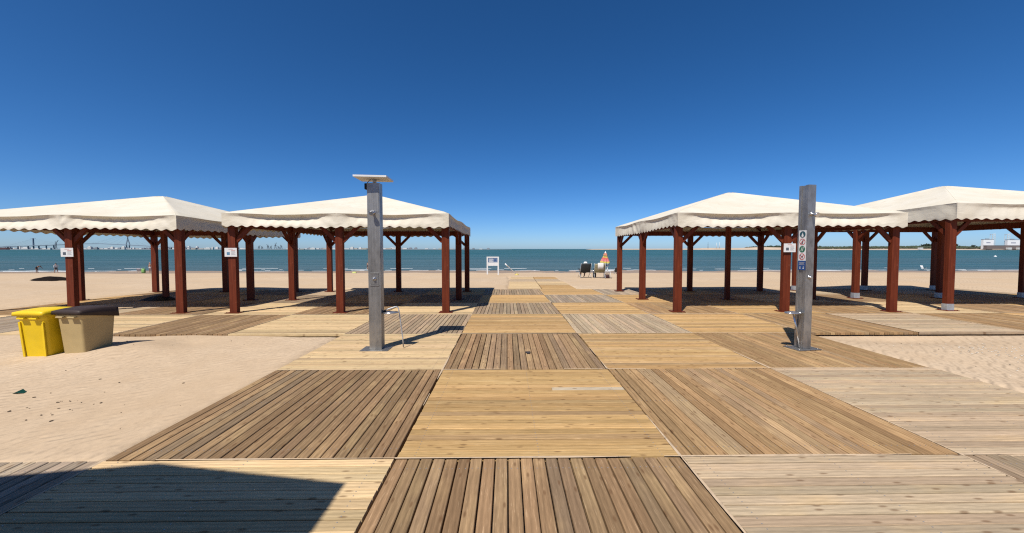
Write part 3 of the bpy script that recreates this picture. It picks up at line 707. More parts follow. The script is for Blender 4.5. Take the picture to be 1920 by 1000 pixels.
# ------------------------------------------------------------------ wheelie bins
def wheelie_bin(name_label, loc, rz, mat, lid_mat, w, d, h, ribs=True):
    root = empty('wheelie_bin', loc, rz); tag(root, name_label, 'bin', 'wheelie bins sunk in the sand')
    bm = bmesh.new(); ring = []
    def rr(hw, hd, r, z):
        pts = []
        for cx, cy, a0 in ((hw - r, -hd + r, -90), (hw - r, hd - r, 0), (-hw + r, hd - r, 90), (-hw + r, -hd + r, 180)):
            for q in range(5): a = R(a0 + 90 * q / 4); pts.append(bm.verts.new((cx + r * math.cos(a), cy + r * math.sin(a), z)))
        return pts
    prof_ = [(0.80, 0.74, -0.25), (0.82, 0.76, 0.0), (0.97, 0.95, h - 0.10), (0.985, 0.965, h - 0.085), (1.05, 1.04, h - 0.06), (1.05, 1.04, h), (0.95, 0.94, h), (0.90, 0.88, h - 0.12)]
    rings = [rr(w / 2 * a, d / 2 * b, 0.045, z) for a, b, z in prof_]
    for a, b in zip(rings, rings[1:]):
        for k in range(20): f = bm.faces.new((a[k], a[(k + 1) % 20], b[(k + 1) % 20], b[k])); f.smooth = True
    bm.faces.new(rings[0][::-1]); bm.faces.new(rings[-1])
    obj('body', bm, mat, root)
    for sx in ((-0.36, 0.36) if ribs else ()):               # raised ribs down the front
        bm = bmesh.new(); beam(bm, (sx * w, -d / 2 * 0.80 - 0.004, 0.02), (sx * w * 1.12, -d / 2 * 0.955 - 0.004, h - 0.12), 0.03, 0.014, 0, (0, -1, 0)); obj('front_rib', bm, mat, root)
    for sx in (-1, 1):
        bm = bmesh.new(); box(bm, sx * w * 0.22 - 0.055, sx * w * 0.22 + 0.055, -d / 2 - 0.045, -d / 2 + 0.01, h - 0.075, h - 0.055, 0.005); obj('lift_comb', bm, mat, root)
    # lid: shallow dome with a lip and hinge bar
    bm = bmesh.new(); n, m = 12, 14; g = []
    us_ = [0, 0.012] + [q / 10 for q in range(1, 10)] + [0.988, 1]; vs__ = [0, 0.012] + [q / 12 for q in range(1, 12)] + [0.988, 1]
    for j in range(m + 1):
        v = vs__[j]; row = []
        for i in range(n + 1):
            u = us_[i]; zz = h + 0.012 + 0.05 * (math.sin(math.pi * (0.08 + 0.86 * v)) ** 0.7) * max(0, 1 - (2 * u - 1) ** 4) ** 0.5 * 0.9
            if j in (0, m) or i in (0, n): zz = h - 0.03 - 0.09 * v
            e = 1.10
            row.append(bm.verts.new(((u - 0.5) * w * e , (v - 0.5) * d * e - 0.012, zz)))
        g.append(row)
    for a, b in zip(g, g[1:]):
        for i in range(n): f = bm.faces.new((a[i], a[i + 1], b[i + 1], b[i])); f.smooth = True
    ld = obj('lid', bm, lid_mat, root); md = ld.modifiers.new('thickness', 'SOLIDIFY'); md.thickness = 0.008
    for k, sx in enumerate((-0.26, 0.26)):
        bm = bmesh.new(); tube(bm, [(sx * w - 0.05, 0, 0), (sx * w + 0.05, 0, 0)], 0.018, 10); obj('hinge', bm, lid_mat, root, (0, d / 2 * 1.08, h - 0.02))
    return root
M_YEL = plain('yellow plastic', (0.88, 0.60, 0.012), 0.45, 0, 0.10, 3, spec=0.3); M_TANP = plain('tan plastic', (0.52, 0.39, 0.19), 0.55, 0, 0.10, 3, spec=0.2); M_BRNP = plain('brown plastic', (0.050, 0.034, 0.030), 0.55, 0, 0.15, 3, spec=0.2)
wheelie_bin('yellow wheelie bin leaning next to the tan bin', (-6.62, 5.62, -0.16), R(-4), M_YEL, M_YEL, 0.43, 0.44, 0.76)
wheelie_bin('tan wheelie bin with a dark brown lid', (-6.13, 5.66, -0.15), R(-7), M_TANP, M_BRNP, 0.43, 0.44, 0.76, False)

# ------------------------------------------------------------------ beach hut at the camera's left shoulder, it throws the shade over the near boards
hut = empty('beach_hut', (-3.71, -1.9, 0)); tag(hut, 'wooden beach hut with a low pitched roof shading the near left boards', 'beach hut')
M_HUT = plain('painted boards', (0.45, 0.42, 0.36), 0.7); M_ROOF = plain('roof felt', (0.12, 0.12, 0.12), 0.8)
yf, ybk, hr, he, hw_ = 2.42, -2.6, 3.60, 3.19, 1.54
bm = bmesh.new(); box(bm, -1.40, 1.40, -2.5, 2.28, -0.05, 3.02); obj('wall', bm, M_HUT, hut)
bm = bmesh.new(); sec = [(-hw_, he), (0, hr), (hw_, he), (hw_, he - 0.13), (0, hr - 0.12), (-hw_, he - 0.13)]
fa = [bm.verts.new((p[0], yf, p[1])) for p in sec]; fb = [bm.verts.new((p[0], ybk, p[1])) for p in sec]
for k in range(6): bm.faces.new((fa[k], fa[(k + 1) % 6], fb[(k + 1) % 6], fb[k]))
for q in (fa, fb): bm.faces.new((q[0], q[1], q[4], q[5])); bm.faces.new((q[1], q[2], q[3], q[4]))
bmesh.ops.recalc_face_normals(bm, faces=bm.faces); obj('roof', bm, M_ROOF, hut)
bm = bmesh.new(); tri = [(-1.39, 3.015), (1.39, 3.015), (1.39, 3.10), (0, 3.47), (-1.39, 3.10)]
for yy in (2.24,):
    a = [bm.verts.new((p[0], yy, p[1])) for p in tri]; b = [bm.verts.new((p[0], yy - 0.05, p[1])) for p in tri]
    bm.faces.new(a); bm.faces.new(b[::-1])
    for k in range(5): bm.faces.new((a[k], b[k], b[(k + 1) % 5], a[(k + 1) % 5]))
obj('gable', bm, M_HUT, hut)
bm = bmesh.new(); box(bm, -0.45, 0.45, 2.281, 2.33, 0.0, 2.05, 0.004); obj('door', bm, plain('blue door paint', (0.08, 0.16, 0.3), 0.5), hut)

# ------------------------------------------------------------------ things lying about
def bearing(u, d):
    a = (u - 960) / 720; b = 10 / 720
    return (a + b) / (1 - a * b) * d
bm = bmesh.new(); vs = [bm.verts.new(p) for p in ((-0.06, -0.03, 0.006), (0.0, -0.045, 0.03), (0.075, -0.02, 0.012), (0.05, 0.04, 0.006), (-0.01, 0.05, 0.045), (-0.05, 0.02, 0.015))]
bm.faces.new((vs[0], vs[1], vs[4], vs[5])); bm.faces.new((vs[1], vs[2], vs[3], vs[4]))
o = obj('plastic_scrap', bm, plain('green plastic', (0.01, 0.07, 0.045), 0.4), None, (-5.22, 4.12, gz(-5.22, 4.12) - 0.004)); o.modifiers.new('t', 'SOLIDIFY').thickness = 0.006
tag(o, 'dark green scrap of plastic lying on the sand', 'litter'); o.scale = (0.8, 0.8, 0.8)
bm = bmesh.new(); gs = random.Random(5); n = 22
vs = [bm.verts.new(((0.036 + gs.uniform(-.016, .014)) * math.cos(2 * math.pi * k / n) * 1.0, (0.06 + gs.uniform(-.03, .02)) * math.sin(2 * math.pi * k / n), 0)) for k in range(n)]
bm.faces.new(vs)
o = obj('tar_stain', bm, plain('tar', (0.05, 0.038, 0.03), 0.6), None, (0.305, 5.50, 0.0065)); tag(o, 'dark tar stain on a board between the two showers', 'stain')
# dark flotsam crumbs and shell bits on the sand
def crumbs(name, label, spots, mat, smin, smax, seed):
    g = random.Random(seed); bm = bmesh.new()
    for x0, x1, y0, y1, n in spots:
        for _ in range(n):
            x, y = g.uniform(x0, x1), g.uniform(y0, y1); s = g.uniform(smin, smax)
            M = Matrix.Translation((x, y, gz(x, y) + s * 0.25)) @ Matrix.Rotation(g.uniform(0, 6.3), 4, 'Z') @ Matrix.Diagonal((s * g.uniform(0.7, 1.8), s, s * 0.45, 1))
            rr_ = bmesh.ops.create_icosphere(bm, subdivisions=1, radius=0.5, matrix=M)
            for v in rr_['verts']: v.co += Vector((g.uniform(-1, 1), g.uniform(-1, 1), g.uniform(-.5, .5))) * s * 0.14
    tag(obj(name, bm, mat), label, 'debris', kind='stuff')
crumbs('flotsam_debris', 'small dark bits of dry flotsam scattered on the sand', [(-8, -3.0, 2.9, 6.6, 20), (-4.7, -4.0, 3.3, 3.9, 22), (-6, -3.5, 3.2, 4.6, 12), (-25, 20, 17, 40, 60), (5.8, 9.5, 4.2, 6.4, 24)], plain('dry weed', (0.10, 0.065, 0.04), 0.9), 0.007, 0.020, 3)
crumbs('shell_debris', 'pale shell fragments in the sand beside the boardwalk', [(6.6, 8.0, 5.0, 5.8, 120), (5.9, 9.0, 4.3, 6.2, 60)], plain('shell', (0.72, 0.66, 0.56), 0.6), 0.008, 0.022, 4)
def heap(name, label, cat, x, y, rx, ry, h, mat, seed, rough=0.25):
    g = snoise(seed, 8, 1.0, 5.0); bm = bmesh.new(); n, m = 28, 8; z0 = 0; rings = []
    for j in range(m):
        t = j / (m - 1); ring = []
        for k in range(n):
            a = 2 * math.pi * k / n; r = (1 - t * 0.97) * (1 + rough * 0.5 * float(g(math.cos(a) * 2, math.sin(a) * 2)))
            px_, py_ = r * rx * math.cos(a), r * ry * math.sin(a)
            ring.append(bm.verts.new((px_, py_, -0.03 + (h + 0.03) * math.sin(t * math.pi / 2) * (1 + rough * 0.4 * float(g(px_ * 3 + 7, py_ * 3))))))
        rings.append(ring)
    for a, b in zip(rings, rings[1:]):
        for k in range(n): bm.faces.new((a[k], a[(k + 1) % n], b[(k + 1) % n], b[k]))
    bm.faces.new(rings[-1])
    return tag(obj(name, bm, mat, None, (x, y, gz(x, y)), smooth=True), label, cat)
heap('dark_heap', 'black heap round the foot of the middle post', 'heap', -10.35, 11.55, 0.50, 0.28, 0.16, M_BLACK, 31).location.z = deck_z(11.5) + 0.01
heap('dark_mound', 'low dark mound on the open sand', 'weed mound', bearing(95, 20.5), 20.5, 1.15, 0.5, 0.20, plain('near black matt', (0.016, 0.011, 0.009), 0.95, 0, 0.3, spec=0.05), 33)  # low near-black mound on the sand, its stuff left open

# small direction sign on two legs
sx_, sy_ = bearing(924, 26), 26.0
sg = empty('beach_sign', (sx_, sy_, gz(sx_, sy_)), R(-2)); tag(sg, 'white framed beach sign on two legs with a blue panel', 'sign')
for s in (-1, 1):
    bm = bmesh.new(); box(bm, s * 0.37 - 0.045, s * 0.37 + 0.045, -0.035, 0.035, -0.2, 1.22, 0.005); obj('leg', bm, M_WHITE, sg)
bm = bmesh.new(); box(bm, -0.324, 0.324, -0.03, 0.03, 1.14, 1.22, 0.004); obj('top_rail', bm, M_WHITE, sg)
bm = bmesh.new(); box(bm, -0.324, 0.324, -0.015, 0.015, 0.60, 0.83, 0.003); obj('white_panel', bm, M_WHITE, sg)
bm = bmesh.new(); box(bm, -0.324, 0.324, -0.014, 0.014, 0.831, 1.139); obj('blue_panel', bm, plain('blue grey panel', (0.12, 0.19, 0.33), 0.5), sg)
bm = bmesh.new()
for zz, a, b in ((1.06, -0.26, 0.02), (1.00, -0.26, 0.06), (0.94, -0.26, -0.02), (0.89, -0.26, 0.05)): box(bm, a, b, -0.0165, -0.0145, zz - 0.014, zz + 0.014, 0, 0)
lathe(bm, [(0.055, -0.0145), (0.055, -0.0165)], 16, (0.15, 0, 0.985), 1, 'y'); box(bm, 0.19, 0.27, -0.0165, -0.0146, 0.97, 1.0, 0, 1)
obj('print', bm, [M_WHITE, M_BLUE], sg)
# leaning marker pole with rope
px_, py_ = bearing(969, 31), 31.0
lp = empty('marker_pole', (px_, py_, gz(px_, py_))); tag(lp, 'white marker pole leaning over on a yellow foot', 'pole')
bm = bmesh.new(); tube(bm, [(0, 0, 0.05), (-0.88, 0.05, 0.86)], 0.026, 8)
obj('pole', bm, M_WHITE, lp)
bm = bmesh.new(); tube(bm, [(-0.70, 0.04, 0.69), (-0.95, 0.05, 0.95)], 0.05, 10); obj('float', bm, M_WHITE, lp)
bm = bmesh.new(); lathe(bm, [(0.20, -0.06), (0.18, 0.05), (0.09, 0.13), (0.05, 0.15)], 16); obj('foot', bm, plain('yellow foot', (0.6, 0.48, 0.12), 0.6), lp)
bm = bmesh.new(); tube(bm, [(0, -0.05, 0.10)] + [(-0.88 * t, -0.05, 0.86 * t + 0.1 - 0.05 * abs(math.sin(9 * t))) for t in np.linspace(0.1, 0.9, 14)], 0.016, 6); obj('rope', bm, plain('rope', (0.6, 0.58, 0.52), 0.9), lp)

# ------------------------------------------------------------------ beach chairs, parasol
def chair(label, x, y, rz, mat, group='folding beach chairs'):
    c = empty('beach_chair', (x, y, gz(x, y)), rz); tag(c, label, 'chair', group)
    w = 0.29
    bm = bmesh.new(); g = [[bm.verts.new((i * w / 3, -0.06 - 0.20 * v + 0.03 * (1 - (i / 3) ** 2) * -math.sin(math.pi * v), 0.33 + 0.50 * v)) for i in range(-3, 4)] for v in np.linspace(0, 1, 7)]
    for a, b in zip(g, g[1:]):
        for i in range(6): bm.faces.new((a[i], a[i + 1], b[i + 1], b[i]))
    bk = obj('backrest', bm, mat, c, smooth=True); bk.modifiers.new('t', 'SOLIDIFY').thickness = 0.012
    bm = bmesh.new(); g = [[bm.verts.new((i * w / 3, -0.06 + 0.42 * v, 0.33 + 0.04 * v - 0.03 * (1 - (i / 3) ** 2) * math.sin(math.pi * v))) for i in range(-3, 4)] for v in np.linspace(0, 1, 6)]
    for a, b in zip(g, g[1:]):
        for i in range(6): bm.faces.new((a[i], a[i + 1], b[i + 1], b[i]))
    se = obj('seat', bm, mat, c, smooth=True); se.modifiers.new('t', 'SOLIDIFY').thickness = 0.012
    for s in (-1, 1):
        X = s * (w + 0.015)
        bm = bmesh.new(); tube(bm, [(X, -0.24, 0.01), (X, 0.30, 0.50)], 0.012, 8); obj('leg', bm, M_GALV, c)
        bm = bmesh.new(); tube(bm, [(X, 0.36, 0.01), (X, -0.06, 0.33), (X, -0.27, 0.86)], 0.012, 8); obj('leg', bm, M_GALV, c)
        bm = bmesh.new(); box(bm, X - 0.025, X + 0.025, -0.12, 0.34, 0.50, 0.525, 0.006); obj('armrest', bm, M_BLACK, c)
    return c
M_CH1 = plain('black chair fabric', (0.022, 0.026, 0.030), 0.8, 0, 0.3, 14); M_CH2 = plain('khaki chair fabric', (0.30, 0.27, 0.16), 0.8, 0, 0.25, 14)
def pt(u, d): return bearing(u, d), d
x, y = pt(1097, 22); chair('black folding beach chair holding a person in a white cap', x, y, R(6), M_CH1); CH1 = (x, y)
x, y = pt(1124.5, 22); chair('khaki folding beach chair with a white towel, next to the striped parasol', x, y, R(-8), M_CH2); CH2 = (x, y)
bm = bmesh.new(); g = [[bm.verts.new((-0.16 + 0.045 * i + 0.008 * math.sin(i * 2.1), yy + 0.006 * math.sin(i * 1.7 + zz * 8), zz)) for i in range(8)] for yy, zz in ((-0.305, 0.52), (-0.318, 0.68), (-0.325, 0.85), (-0.27, 0.885), (-0.225, 0.84), (-0.20, 0.62))]
for a, b in zip(g, g[1:]):
    for i in range(7): bm.faces.new((a[i], a[i + 1], b[i + 1], b[i]))
o = obj('towel', bm, plain('white towelling', (0.72, 0.70, 0.66), 0.95), None, (CH2[0] + 0.03, CH2[1], gz(*CH2)), R(-8), True); tag(o, 'white towel hung over the back of the khaki chair', 'towel')
o.modifiers.new('t', 'SOLIDIFY').thickness = 0.012
def bag(label, x, y, z, w, d, h, mat, name='beach_bag', cat='bag'):
    r = empty(name, (x, y, z), R(rng.uniform(-15, 15))); tag(r, label, cat)
    bm = bmesh.new(); rings = []
    for t, s in ((0, 0.9), (0.3, 1.02), (0.7, 1.0), (1.0, 0.86)):
        rings.append([bm.verts.new((w / 2 * s * math.copysign(abs(math.cos(a)) ** 0.6, math.cos(a)), d / 2 * s * math.copysign(abs(math.sin(a)) ** 0.6, math.sin(a)), h * t + 0.015 * math.sin(3 * a + t))) for a in np.linspace(0, 2 * math.pi, 20, endpoint=False)])
    for a, b in zip(rings, rings[1:]):
        for k in range(20): bm.faces.new((a[k], a[(k + 1) % 20], b[(k + 1) % 20], b[k]))
    bm.faces.new(rings[0][::-1]); bm.faces.new(rings[-1]); obj('body', bm, mat, r, smooth=True)
    for s in (-1, 1):
        bm = bmesh.new(); tube(bm, [(-w * 0.25, s * d * 0.3, h * 0.95), (-w * 0.2, s * d * 0.3, h * 1.3), (w * 0.2, s * d * 0.3, h * 1.3), (w * 0.25, s * d * 0.3, h * 0.95)], 0.012, 6); obj('handle', bm, mat, r)
x, y = pt(1138.5, 22.0); bag('maroon beach bag standing under the small white folding table', x, y, gz(x, y), 0.26, 0.18, 0.20, plain('maroon cloth', (0.06, 0.022, 0.024), 0.8))
tb = empty('folding_table', (x, y, gz(x, y))); tag(tb, 'small white folding table under the striped parasol', 'table')
bm = bmesh.new(); box(bm, -0.19, 0.19, -0.16, 0.16, 0.40, 0.425, 0.006); obj('tabletop', bm, M_WHITE, tb)
for a in (-1, 1):
    for b in (-1, 1): bm = bmesh.new(); tube(bm, [(a * 0.20, b * 0.15, 0), (a * 0.14, b * 0.12, 0.40)], 0.010, 8); obj('leg', bm, M_WHITE, tb)
bm = bmesh.new(); lathe(bm, [(0.035, 0), (0.035, 0.13), (0.014, 0.17), (0.014, 0.20)], 12)
o = obj('bottle', bm, plain('white bottle', (0.7, 0.72, 0.74), 0.3), None, (x + 0.02, y, gz(x, y) + 0.427)); tag(o, 'white bottle on the small folding table', 'bottle')
x, y = pt(1115, 22.3); bag('black bag with pale trim on the sand between the two chairs', x, y, gz(x, y), 0.18, 0.14, 0.42, M_CH1)
# parasol
x, y = pt(1133, 22.4)
pa = empty('parasol', (x, y, gz(x, y))); tag(pa, 'closed multicoloured striped parasol by the khaki chair', 'parasol'); pa.rotation_euler = (R(2), R(2), 0)
cols = [(0.70, 0.68, 0.66), (0.60, 0.20, 0.13), (0.62, 0.30, 0.16), (0.22, 0.17, 0.06), (0.66, 0.50, 0.10), (0.62, 0.12, 0.10), (0.66, 0.20, 0.22), (0.68, 0.55, 0.10), (0.30, 0.42, 0.40), (0.05, 0.14, 0.34), (0.70, 0.70, 0.70)]
pm_ = [plain('parasol stripe', c, 0.7, 0, 0.1) for c in cols]
stops = [1.52, 1.44, 1.36, 1.30, 1.26, 1.18, 1.08, 0.96, 0.87, 0.80, 0.72, 0.66]
rads = [0.012, 0.05, 0.085, 0.105, 0.10, 0.13, 0.175, 0.225, 0.245, 0.235, 0.20, 0.17]
bm = bmesh.new(); n = 48; rings = []
for zz, r_ in zip(stops, rads): rings.append([bm.verts.new(((r_ * (1 + 0.22 * math.cos(8 * a + 0.5 * zz))) * math.cos(a), r_ * (1 + 0.22 * math.cos(8 * a + 0.5 * zz)) * math.sin(a), zz + 0.02 * math.cos(8 * a))) for a in np.linspace(0, 2 * math.pi, n, endpoint=False)])
for i, (a, b) in enumerate(zip(rings, rings[1:])):
    for k in range(n): f = bm.faces.new((a[k], b[k], b[(k + 1) % n], a[(k + 1) % n])); f.material_index = i; f.smooth = True
bm.faces.new(rings[0]); obj('canopy', bm, pm_, pa)
bm = bmesh.new(); tube(bm, [(0, 0, -0.2), (0, 0, 1.56)], 0.014, 8); obj('pole', bm, M_WHITE, pa)

# ------------------------------------------------------------------ people
M_SKIN = plain('skin', (0.42, 0.24, 0.16), 0.6, 0, 0.08); M_TANSKIN = plain('tanned skin', (0.26, 0.13, 0.08), 0.6, 0, 0.08); M_HAIR = plain('dark hair', (0.02, 0.014, 0.010), 0.6)
def skinned(joints, edges, rad):
    names = list(joints); me_ = bpy.data.meshes.new('tmp'); me_.from_pydata([joints[n] for n in names], [(names.index(a), names.index(b)) for a, b in edges], [])
    o = bpy.data.objects.new('tmp', me_); COL.objects.link(o)
    o.modifiers.new('s', 'SKIN'); o.modifiers.new('d', 'SUBSURF').levels = 2
    for i, n in enumerate(names):
        q = me_.skin_vertices[0].data[i]; r_ = rad[n]; q.radius = (r_, r_) if not isinstance(r_, tuple) else r_; q.use_root = n == 'pelvis'
    dg = bpy.context.evaluated_depsgraph_get(); out = bpy.data.meshes.new_from_object(o.evaluated_get(dg)); bpy.data.objects.remove(o); return out
RAD = dict(pelvis=(0.145, 0.11), waist=(0.125, 0.095), chest=(0.15, 0.11), neck=0.055, chin=0.075, head=0.098, crown=0.07, lsh=0.065, rsh=0.065, lel=0.042, rel=0.042, lwr=0.030, rwr=0.030, lha=0.036, rha=0.036,
           lhip=0.09, rhip=0.09, lkn=0.058, rkn=0.058, lan=0.038, ran=0.038, lto=0.032, rto=0.032)
EDG = [('pelvis', 'waist'), ('waist', 'chest'), ('chest', 'neck'), ('neck', 'chin'), ('chin', 'head'), ('head', 'crown'), ('chest', 'lsh'), ('lsh', 'lel'), ('lel', 'lwr'), ('lwr', 'lha'), ('chest', 'rsh'), ('rsh', 'rel'), ('rel', 'rwr'), ('rwr', 'rha'),
       ('pelvis', 'lhip'), ('lhip', 'lkn'), ('lkn', 'lan'), ('lan', 'lto'), ('pelvis', 'rhip'), ('rhip', 'rkn'), ('rkn', 'ran'), ('ran', 'rto')]
STAND = dict(pelvis=(0, 0, .95), waist=(0, 0, 1.12), chest=(0, 0, 1.34), neck=(0, 0, 1.50), chin=(0, .02, 1.56), head=(0, .02, 1.64), crown=(0, .01, 1.72), lsh=(-.19, 0, 1.42), lel=(-.25, 0, 1.14), lwr=(-.24, .05, .90), lha=(-.23, .07, .81),
             rsh=(.19, 0, 1.42), rel=(.25, 0, 1.14), rwr=(.24, .05, .90), rha=(.23, .07, .81), lhip=(-.09, 0, .86), lkn=(-.10, .02, .49), lan=(-.10, -.01, .08), lto=(-.11, .14, .03), rhip=(.09, 0, .86), rkn=(.10, .02, .49), ran=(.10, -.01, .08), rto=(.11, .14, .03))
def person(label, loc, rz, pose, suit, suit_z, skin=M_SKIN, hair_z=1.66, hat=None, legs_suit=None, top=None, sitting=False):
    J = dict(STAND); J.update(pose); me_ = skinned(J, EDG, RAD); me_.name = 'person'
    me_.materials.append(skin); me_.materials.append(suit); me_.materials.append(M_HAIR); me_.materials.append(top or suit)
    hd = Vector(J['head']); ax = (Vector(J['crown']) - Vector(J['chin'])).normalized(); pel = Vector(J['pelvis']); ch = Vector(J['chest']); spine = ch - pel
    for p in me_.polygons:
        c = p.center; p.use_smooth = True
        t = (c - pel).dot(spine) / spine.length_squared; rad_ = (c - pel - spine * t).length
        if (c - hd).length < 0.16 and ((c - hd).dot(ax) > 0.02 or (c - hd).dot(Vector((0, -1, 0))) > 0.055): p.material_index = 2
        elif suit_z[0] < t < suit_z[1] and rad_ < 0.24: p.material_index = 1
        elif top is not None and 0.2 < t < 1.25 and rad_ < 0.30: p.material_index = 3
    o = link('person', me_, None, loc, rz); tag(o, label, 'person')
    if sitting: o.scale = (0.88, 0.88, 0.80)
    if hat is not None:
        bm = bmesh.new(); lathe(bm, [(0.17, -0.005), (0.17, 0.005), (0.115, 0.012), (0.112, 0.075), (0.08, 0.11), (0.02, 0.12)], 20)
        h_ = obj('hat', bm, hat, o, tuple(hd + ax * 0.035)); h_.rotation_euler = Vector((0, 0, 1)).rotation_difference(ax).to_euler()
    return o
def shore(u, d): x = bearing(u, d); return (x, d, max(gz(x, d), SEA_Z - 0.15))
M_DKSUIT = plain('dark swimwear', (0.02, 0.025, 0.04), 0.7); M_REDS = plain('dark red shirt', (0.14, 0.02, 0.03), 0.8); M_WSHIRT = plain('white shirt', (0.7, 0.68, 0.68), 0.8); M_PINK = plain('pink hat', (0.62, 0.30, 0.24), 0.8)
person('person in dark swimwear bending forward at the water edge', shore(68, 64.5), R(-90), dict(pelvis=(0, -.12, .93), waist=(0, .04, 1.05), chest=(0, .30, 1.14), neck=(0, .46, 1.17), chin=(0, .52, 1.14), head=(0, .60, 1.15), crown=(0, .68, 1.15), lsh=(-.18, .36, 1.13), lel=(-.2, .52, .95), lwr=(-.18, .66, .80), lha=(-.17, .70, .73),
       rsh=(.18, .36, 1.13), rel=(.2, .50, .92), rwr=(.18, .60, .74), rha=(.17, .63, .67), lhip=(-.09, -.12, .85), rhip=(.09, -.12, .85)), M_DKSUIT, (-0.4, 1.1), M_TANSKIN)
person('person in a pale top walking along the water edge', shore(104, 64.5), R(70), dict(lkn=(-.10, .16, .50), lan=(-.10, .22, .08), lto=(-.10, .36, .04), rkn=(.10, -.08, .50), ran=(.10, -.26, .11), rto=(.10, -.14, .03), lha=(-.2, -.12, .84), lwr=(-.21, -.08, .92), rwr=(.21, .16, .95), rha=(.2, .20, .88)), M_DKSUIT, (-0.5, 0.2), M_SKIN, top=M_WSHIRT)
person('person in a pink hat standing beside a pergola post by the water', shore(280.5, 69), R(180), {}, M_WSHIRT, (-0.3, 0.3), M_SKIN, hat=M_PINK)
person('person with dark hair wading beside the solar shower column', shore(689, 79), R(140), dict(lel=(-.30, .08, 1.18), lwr=(-.22, .24, 1.10), lha=(-.17, .29, 1.10)), M_DKSUIT, (-0.3, 0.35), M_SKIN)
SIT = dict(pelvis=(0, .02, .40), waist=(0, -.04, .54), chest=(0, -.10, .74), neck=(0, -.13, .89), chin=(0, -.11, .95), head=(0, -.10, 1.02), crown=(0, -.10, 1.10), lsh=(-.19, -.10, .81), lel=(-.33, .02, .58), lwr=(-.29, .24, .56), lha=(-.28, .31, .555), rsh=(.19, -.10, .81), rel=(.31, .02, .60), rwr=(.29, .24, .565), rha=(.28, .31, .56),
           lhip=(-.09, .08, .41), lkn=(-.13, .42, .46), lan=(-.13, .56, .09), lto=(-.13, .70, .04), rhip=(.09, .08, .41), rkn=(.13, .42, .46), ran=(.13, .56, .09), rto=(.13, .70, .04))
person('person in a dark red shirt and white cap seated in the black chair', (CH1[0], CH1[1], gz(*CH1)), R(6), SIT, M_DKSUIT, (-0.6, 0.15), M_TANSKIN, hat=M_WHITE, top=M_REDS, sitting=True)
x, y = pt(1157, 46); chair('dark beach chair beyond the parasol by the pergola corner post', x, y, R(0), M_CH1)
person('person in a white shirt seated in the far dark chair', (x, y, gz(x, y)), 0, SIT, M_DKSUIT, (-0.6, 0.15), M_SKIN, top=M_WSHIRT, sitting=True)
# bits at the water edge
x, y = pt(260, 68); chair('white beach chair standing at the water edge', x, y, R(30), plain('white chair fabric', (0.72, 0.70, 0.74), 0.7))
x, y = pt(268, 67.5); bag('green beach bag beside the white chair at the water edge', x, y, gz(x, y), 0.6, 0.4, 0.75, plain('green cloth', (0.22, 0.42, 0.12), 0.8))
x, y = pt(664, 50); bag('yellow green beach bag on the sand behind the solar shower', x, y, gz(x, y), 0.55, 0.35, 0.30, plain('lime cloth', (0.60, 0.64, 0.20), 0.8))
x, y = pt(1732, 75); chair('white plastic beach chair at the water edge on its own', x, y, R(195), plain('white chair plastic', (0.85, 0.85, 0.83), 0.5)).scale = (1.2, 1.2, 1.25)
bm = bmesh.new(); lathe(bm, [(0.15, -0.4), (0.52, -0.2), (0.62, 0.05), (0.52, 0.38), (0.30, 0.58), (0.10, 0.66), (0.08, 0.78), (0.03, 0.80)], 20)
o = obj('mooring_buoy', bm, M_WHITE, None, (bearing(1866, 205), 205, SEA_Z)); tag(o, 'white mooring buoy floating off the beach', 'buoy')

# ------------------------------------------------------------------ far shore
M_CITY = plain('white render', (0.80, 0.78, 0.74), 0.8, 0, 0.15, 0.02); M_CITY2 = plain('cream render', (0.58, 0.50, 0.40), 0.8, 0, 0.15, 0.02); M_CITY3 = plain('grey concrete', (0.30, 0.32, 0.35), 0.8, 0, 0.15, 0.02); M_GLASS = plain('window glass', (0.06, 0.08, 0.10), 0.2)
M_BRIDGE = plain('bridge concrete', (0.20, 0.26, 0.33), 0.8, 0, 0.05); M_RUST = plain('ship paint', (0.12, 0.05, 0.05), 0.7); M_CRANE = plain('crane steel', (0.11, 0.14, 0.17), 0.7)
M_FSAND = plain('far sand', (0.56, 0.44, 0.32), 0.9, 0, 0.12, 0.02); M_LEAF = plain('far foliage', (0.050, 0.068, 0.034), 0.9, 0, 0.45, 0.05); M_LEAF2 = plain('dark foliage', (0.028, 0.042, 0.020), 0.9, 0, 0.4, 0.05); M_TRUNK = plain('trunk', (0.10, 0.07, 0.05), 0.9)
def block_mesh(w, d, h, floors, bays, wall, step=0.0):
    bm = bmesh.new(); box(bm, -w / 2, w / 2, 0, d, -6, h)
    if step: box(bm, -w * 0.22, w * 0.30, 0.2 * d, 0.7 * d, h - 0.01, h + step)
    me_b = mesh_of(bm, 'building', wall)
    bm = bmesh.new(); fh = h / (floors + 0.4)
    for f in range(floors):
        for b in range(bays):
            cx = -w / 2 + (b + 0.5) * w / bays; z = fh * (f + 0.5); box(bm, cx - w / bays * 0.18, cx + w / bays * 0.18, -0.15, 0.05, z, z + fh * 0.4)
    return me_b, mesh_of(bm, 'windows', M_GLASS)
gb = random.Random(12); VAR = [block_mesh(w, 14, h, f, b, m, s) for w, h, f, b, m, s in ((18, 14, 4, 4, M_CITY, 3), (26, 10, 3, 6, M_CITY, 0), (14, 19, 6, 3, M_CITY, 3), (34, 8, 2, 7, M_CITY2, 0), (20, 12, 4, 4, M_CITY3, 4), (40, 12, 3, 8, M_CITY, 2))]
LAB = {0: 'white apartment block with a roof tower', 1: 'long low white building', 2: 'tall narrow white block', 3: 'low cream warehouse', 4: 'grey block with a roof tower', 5: 'wide white hall with a raised roof'}
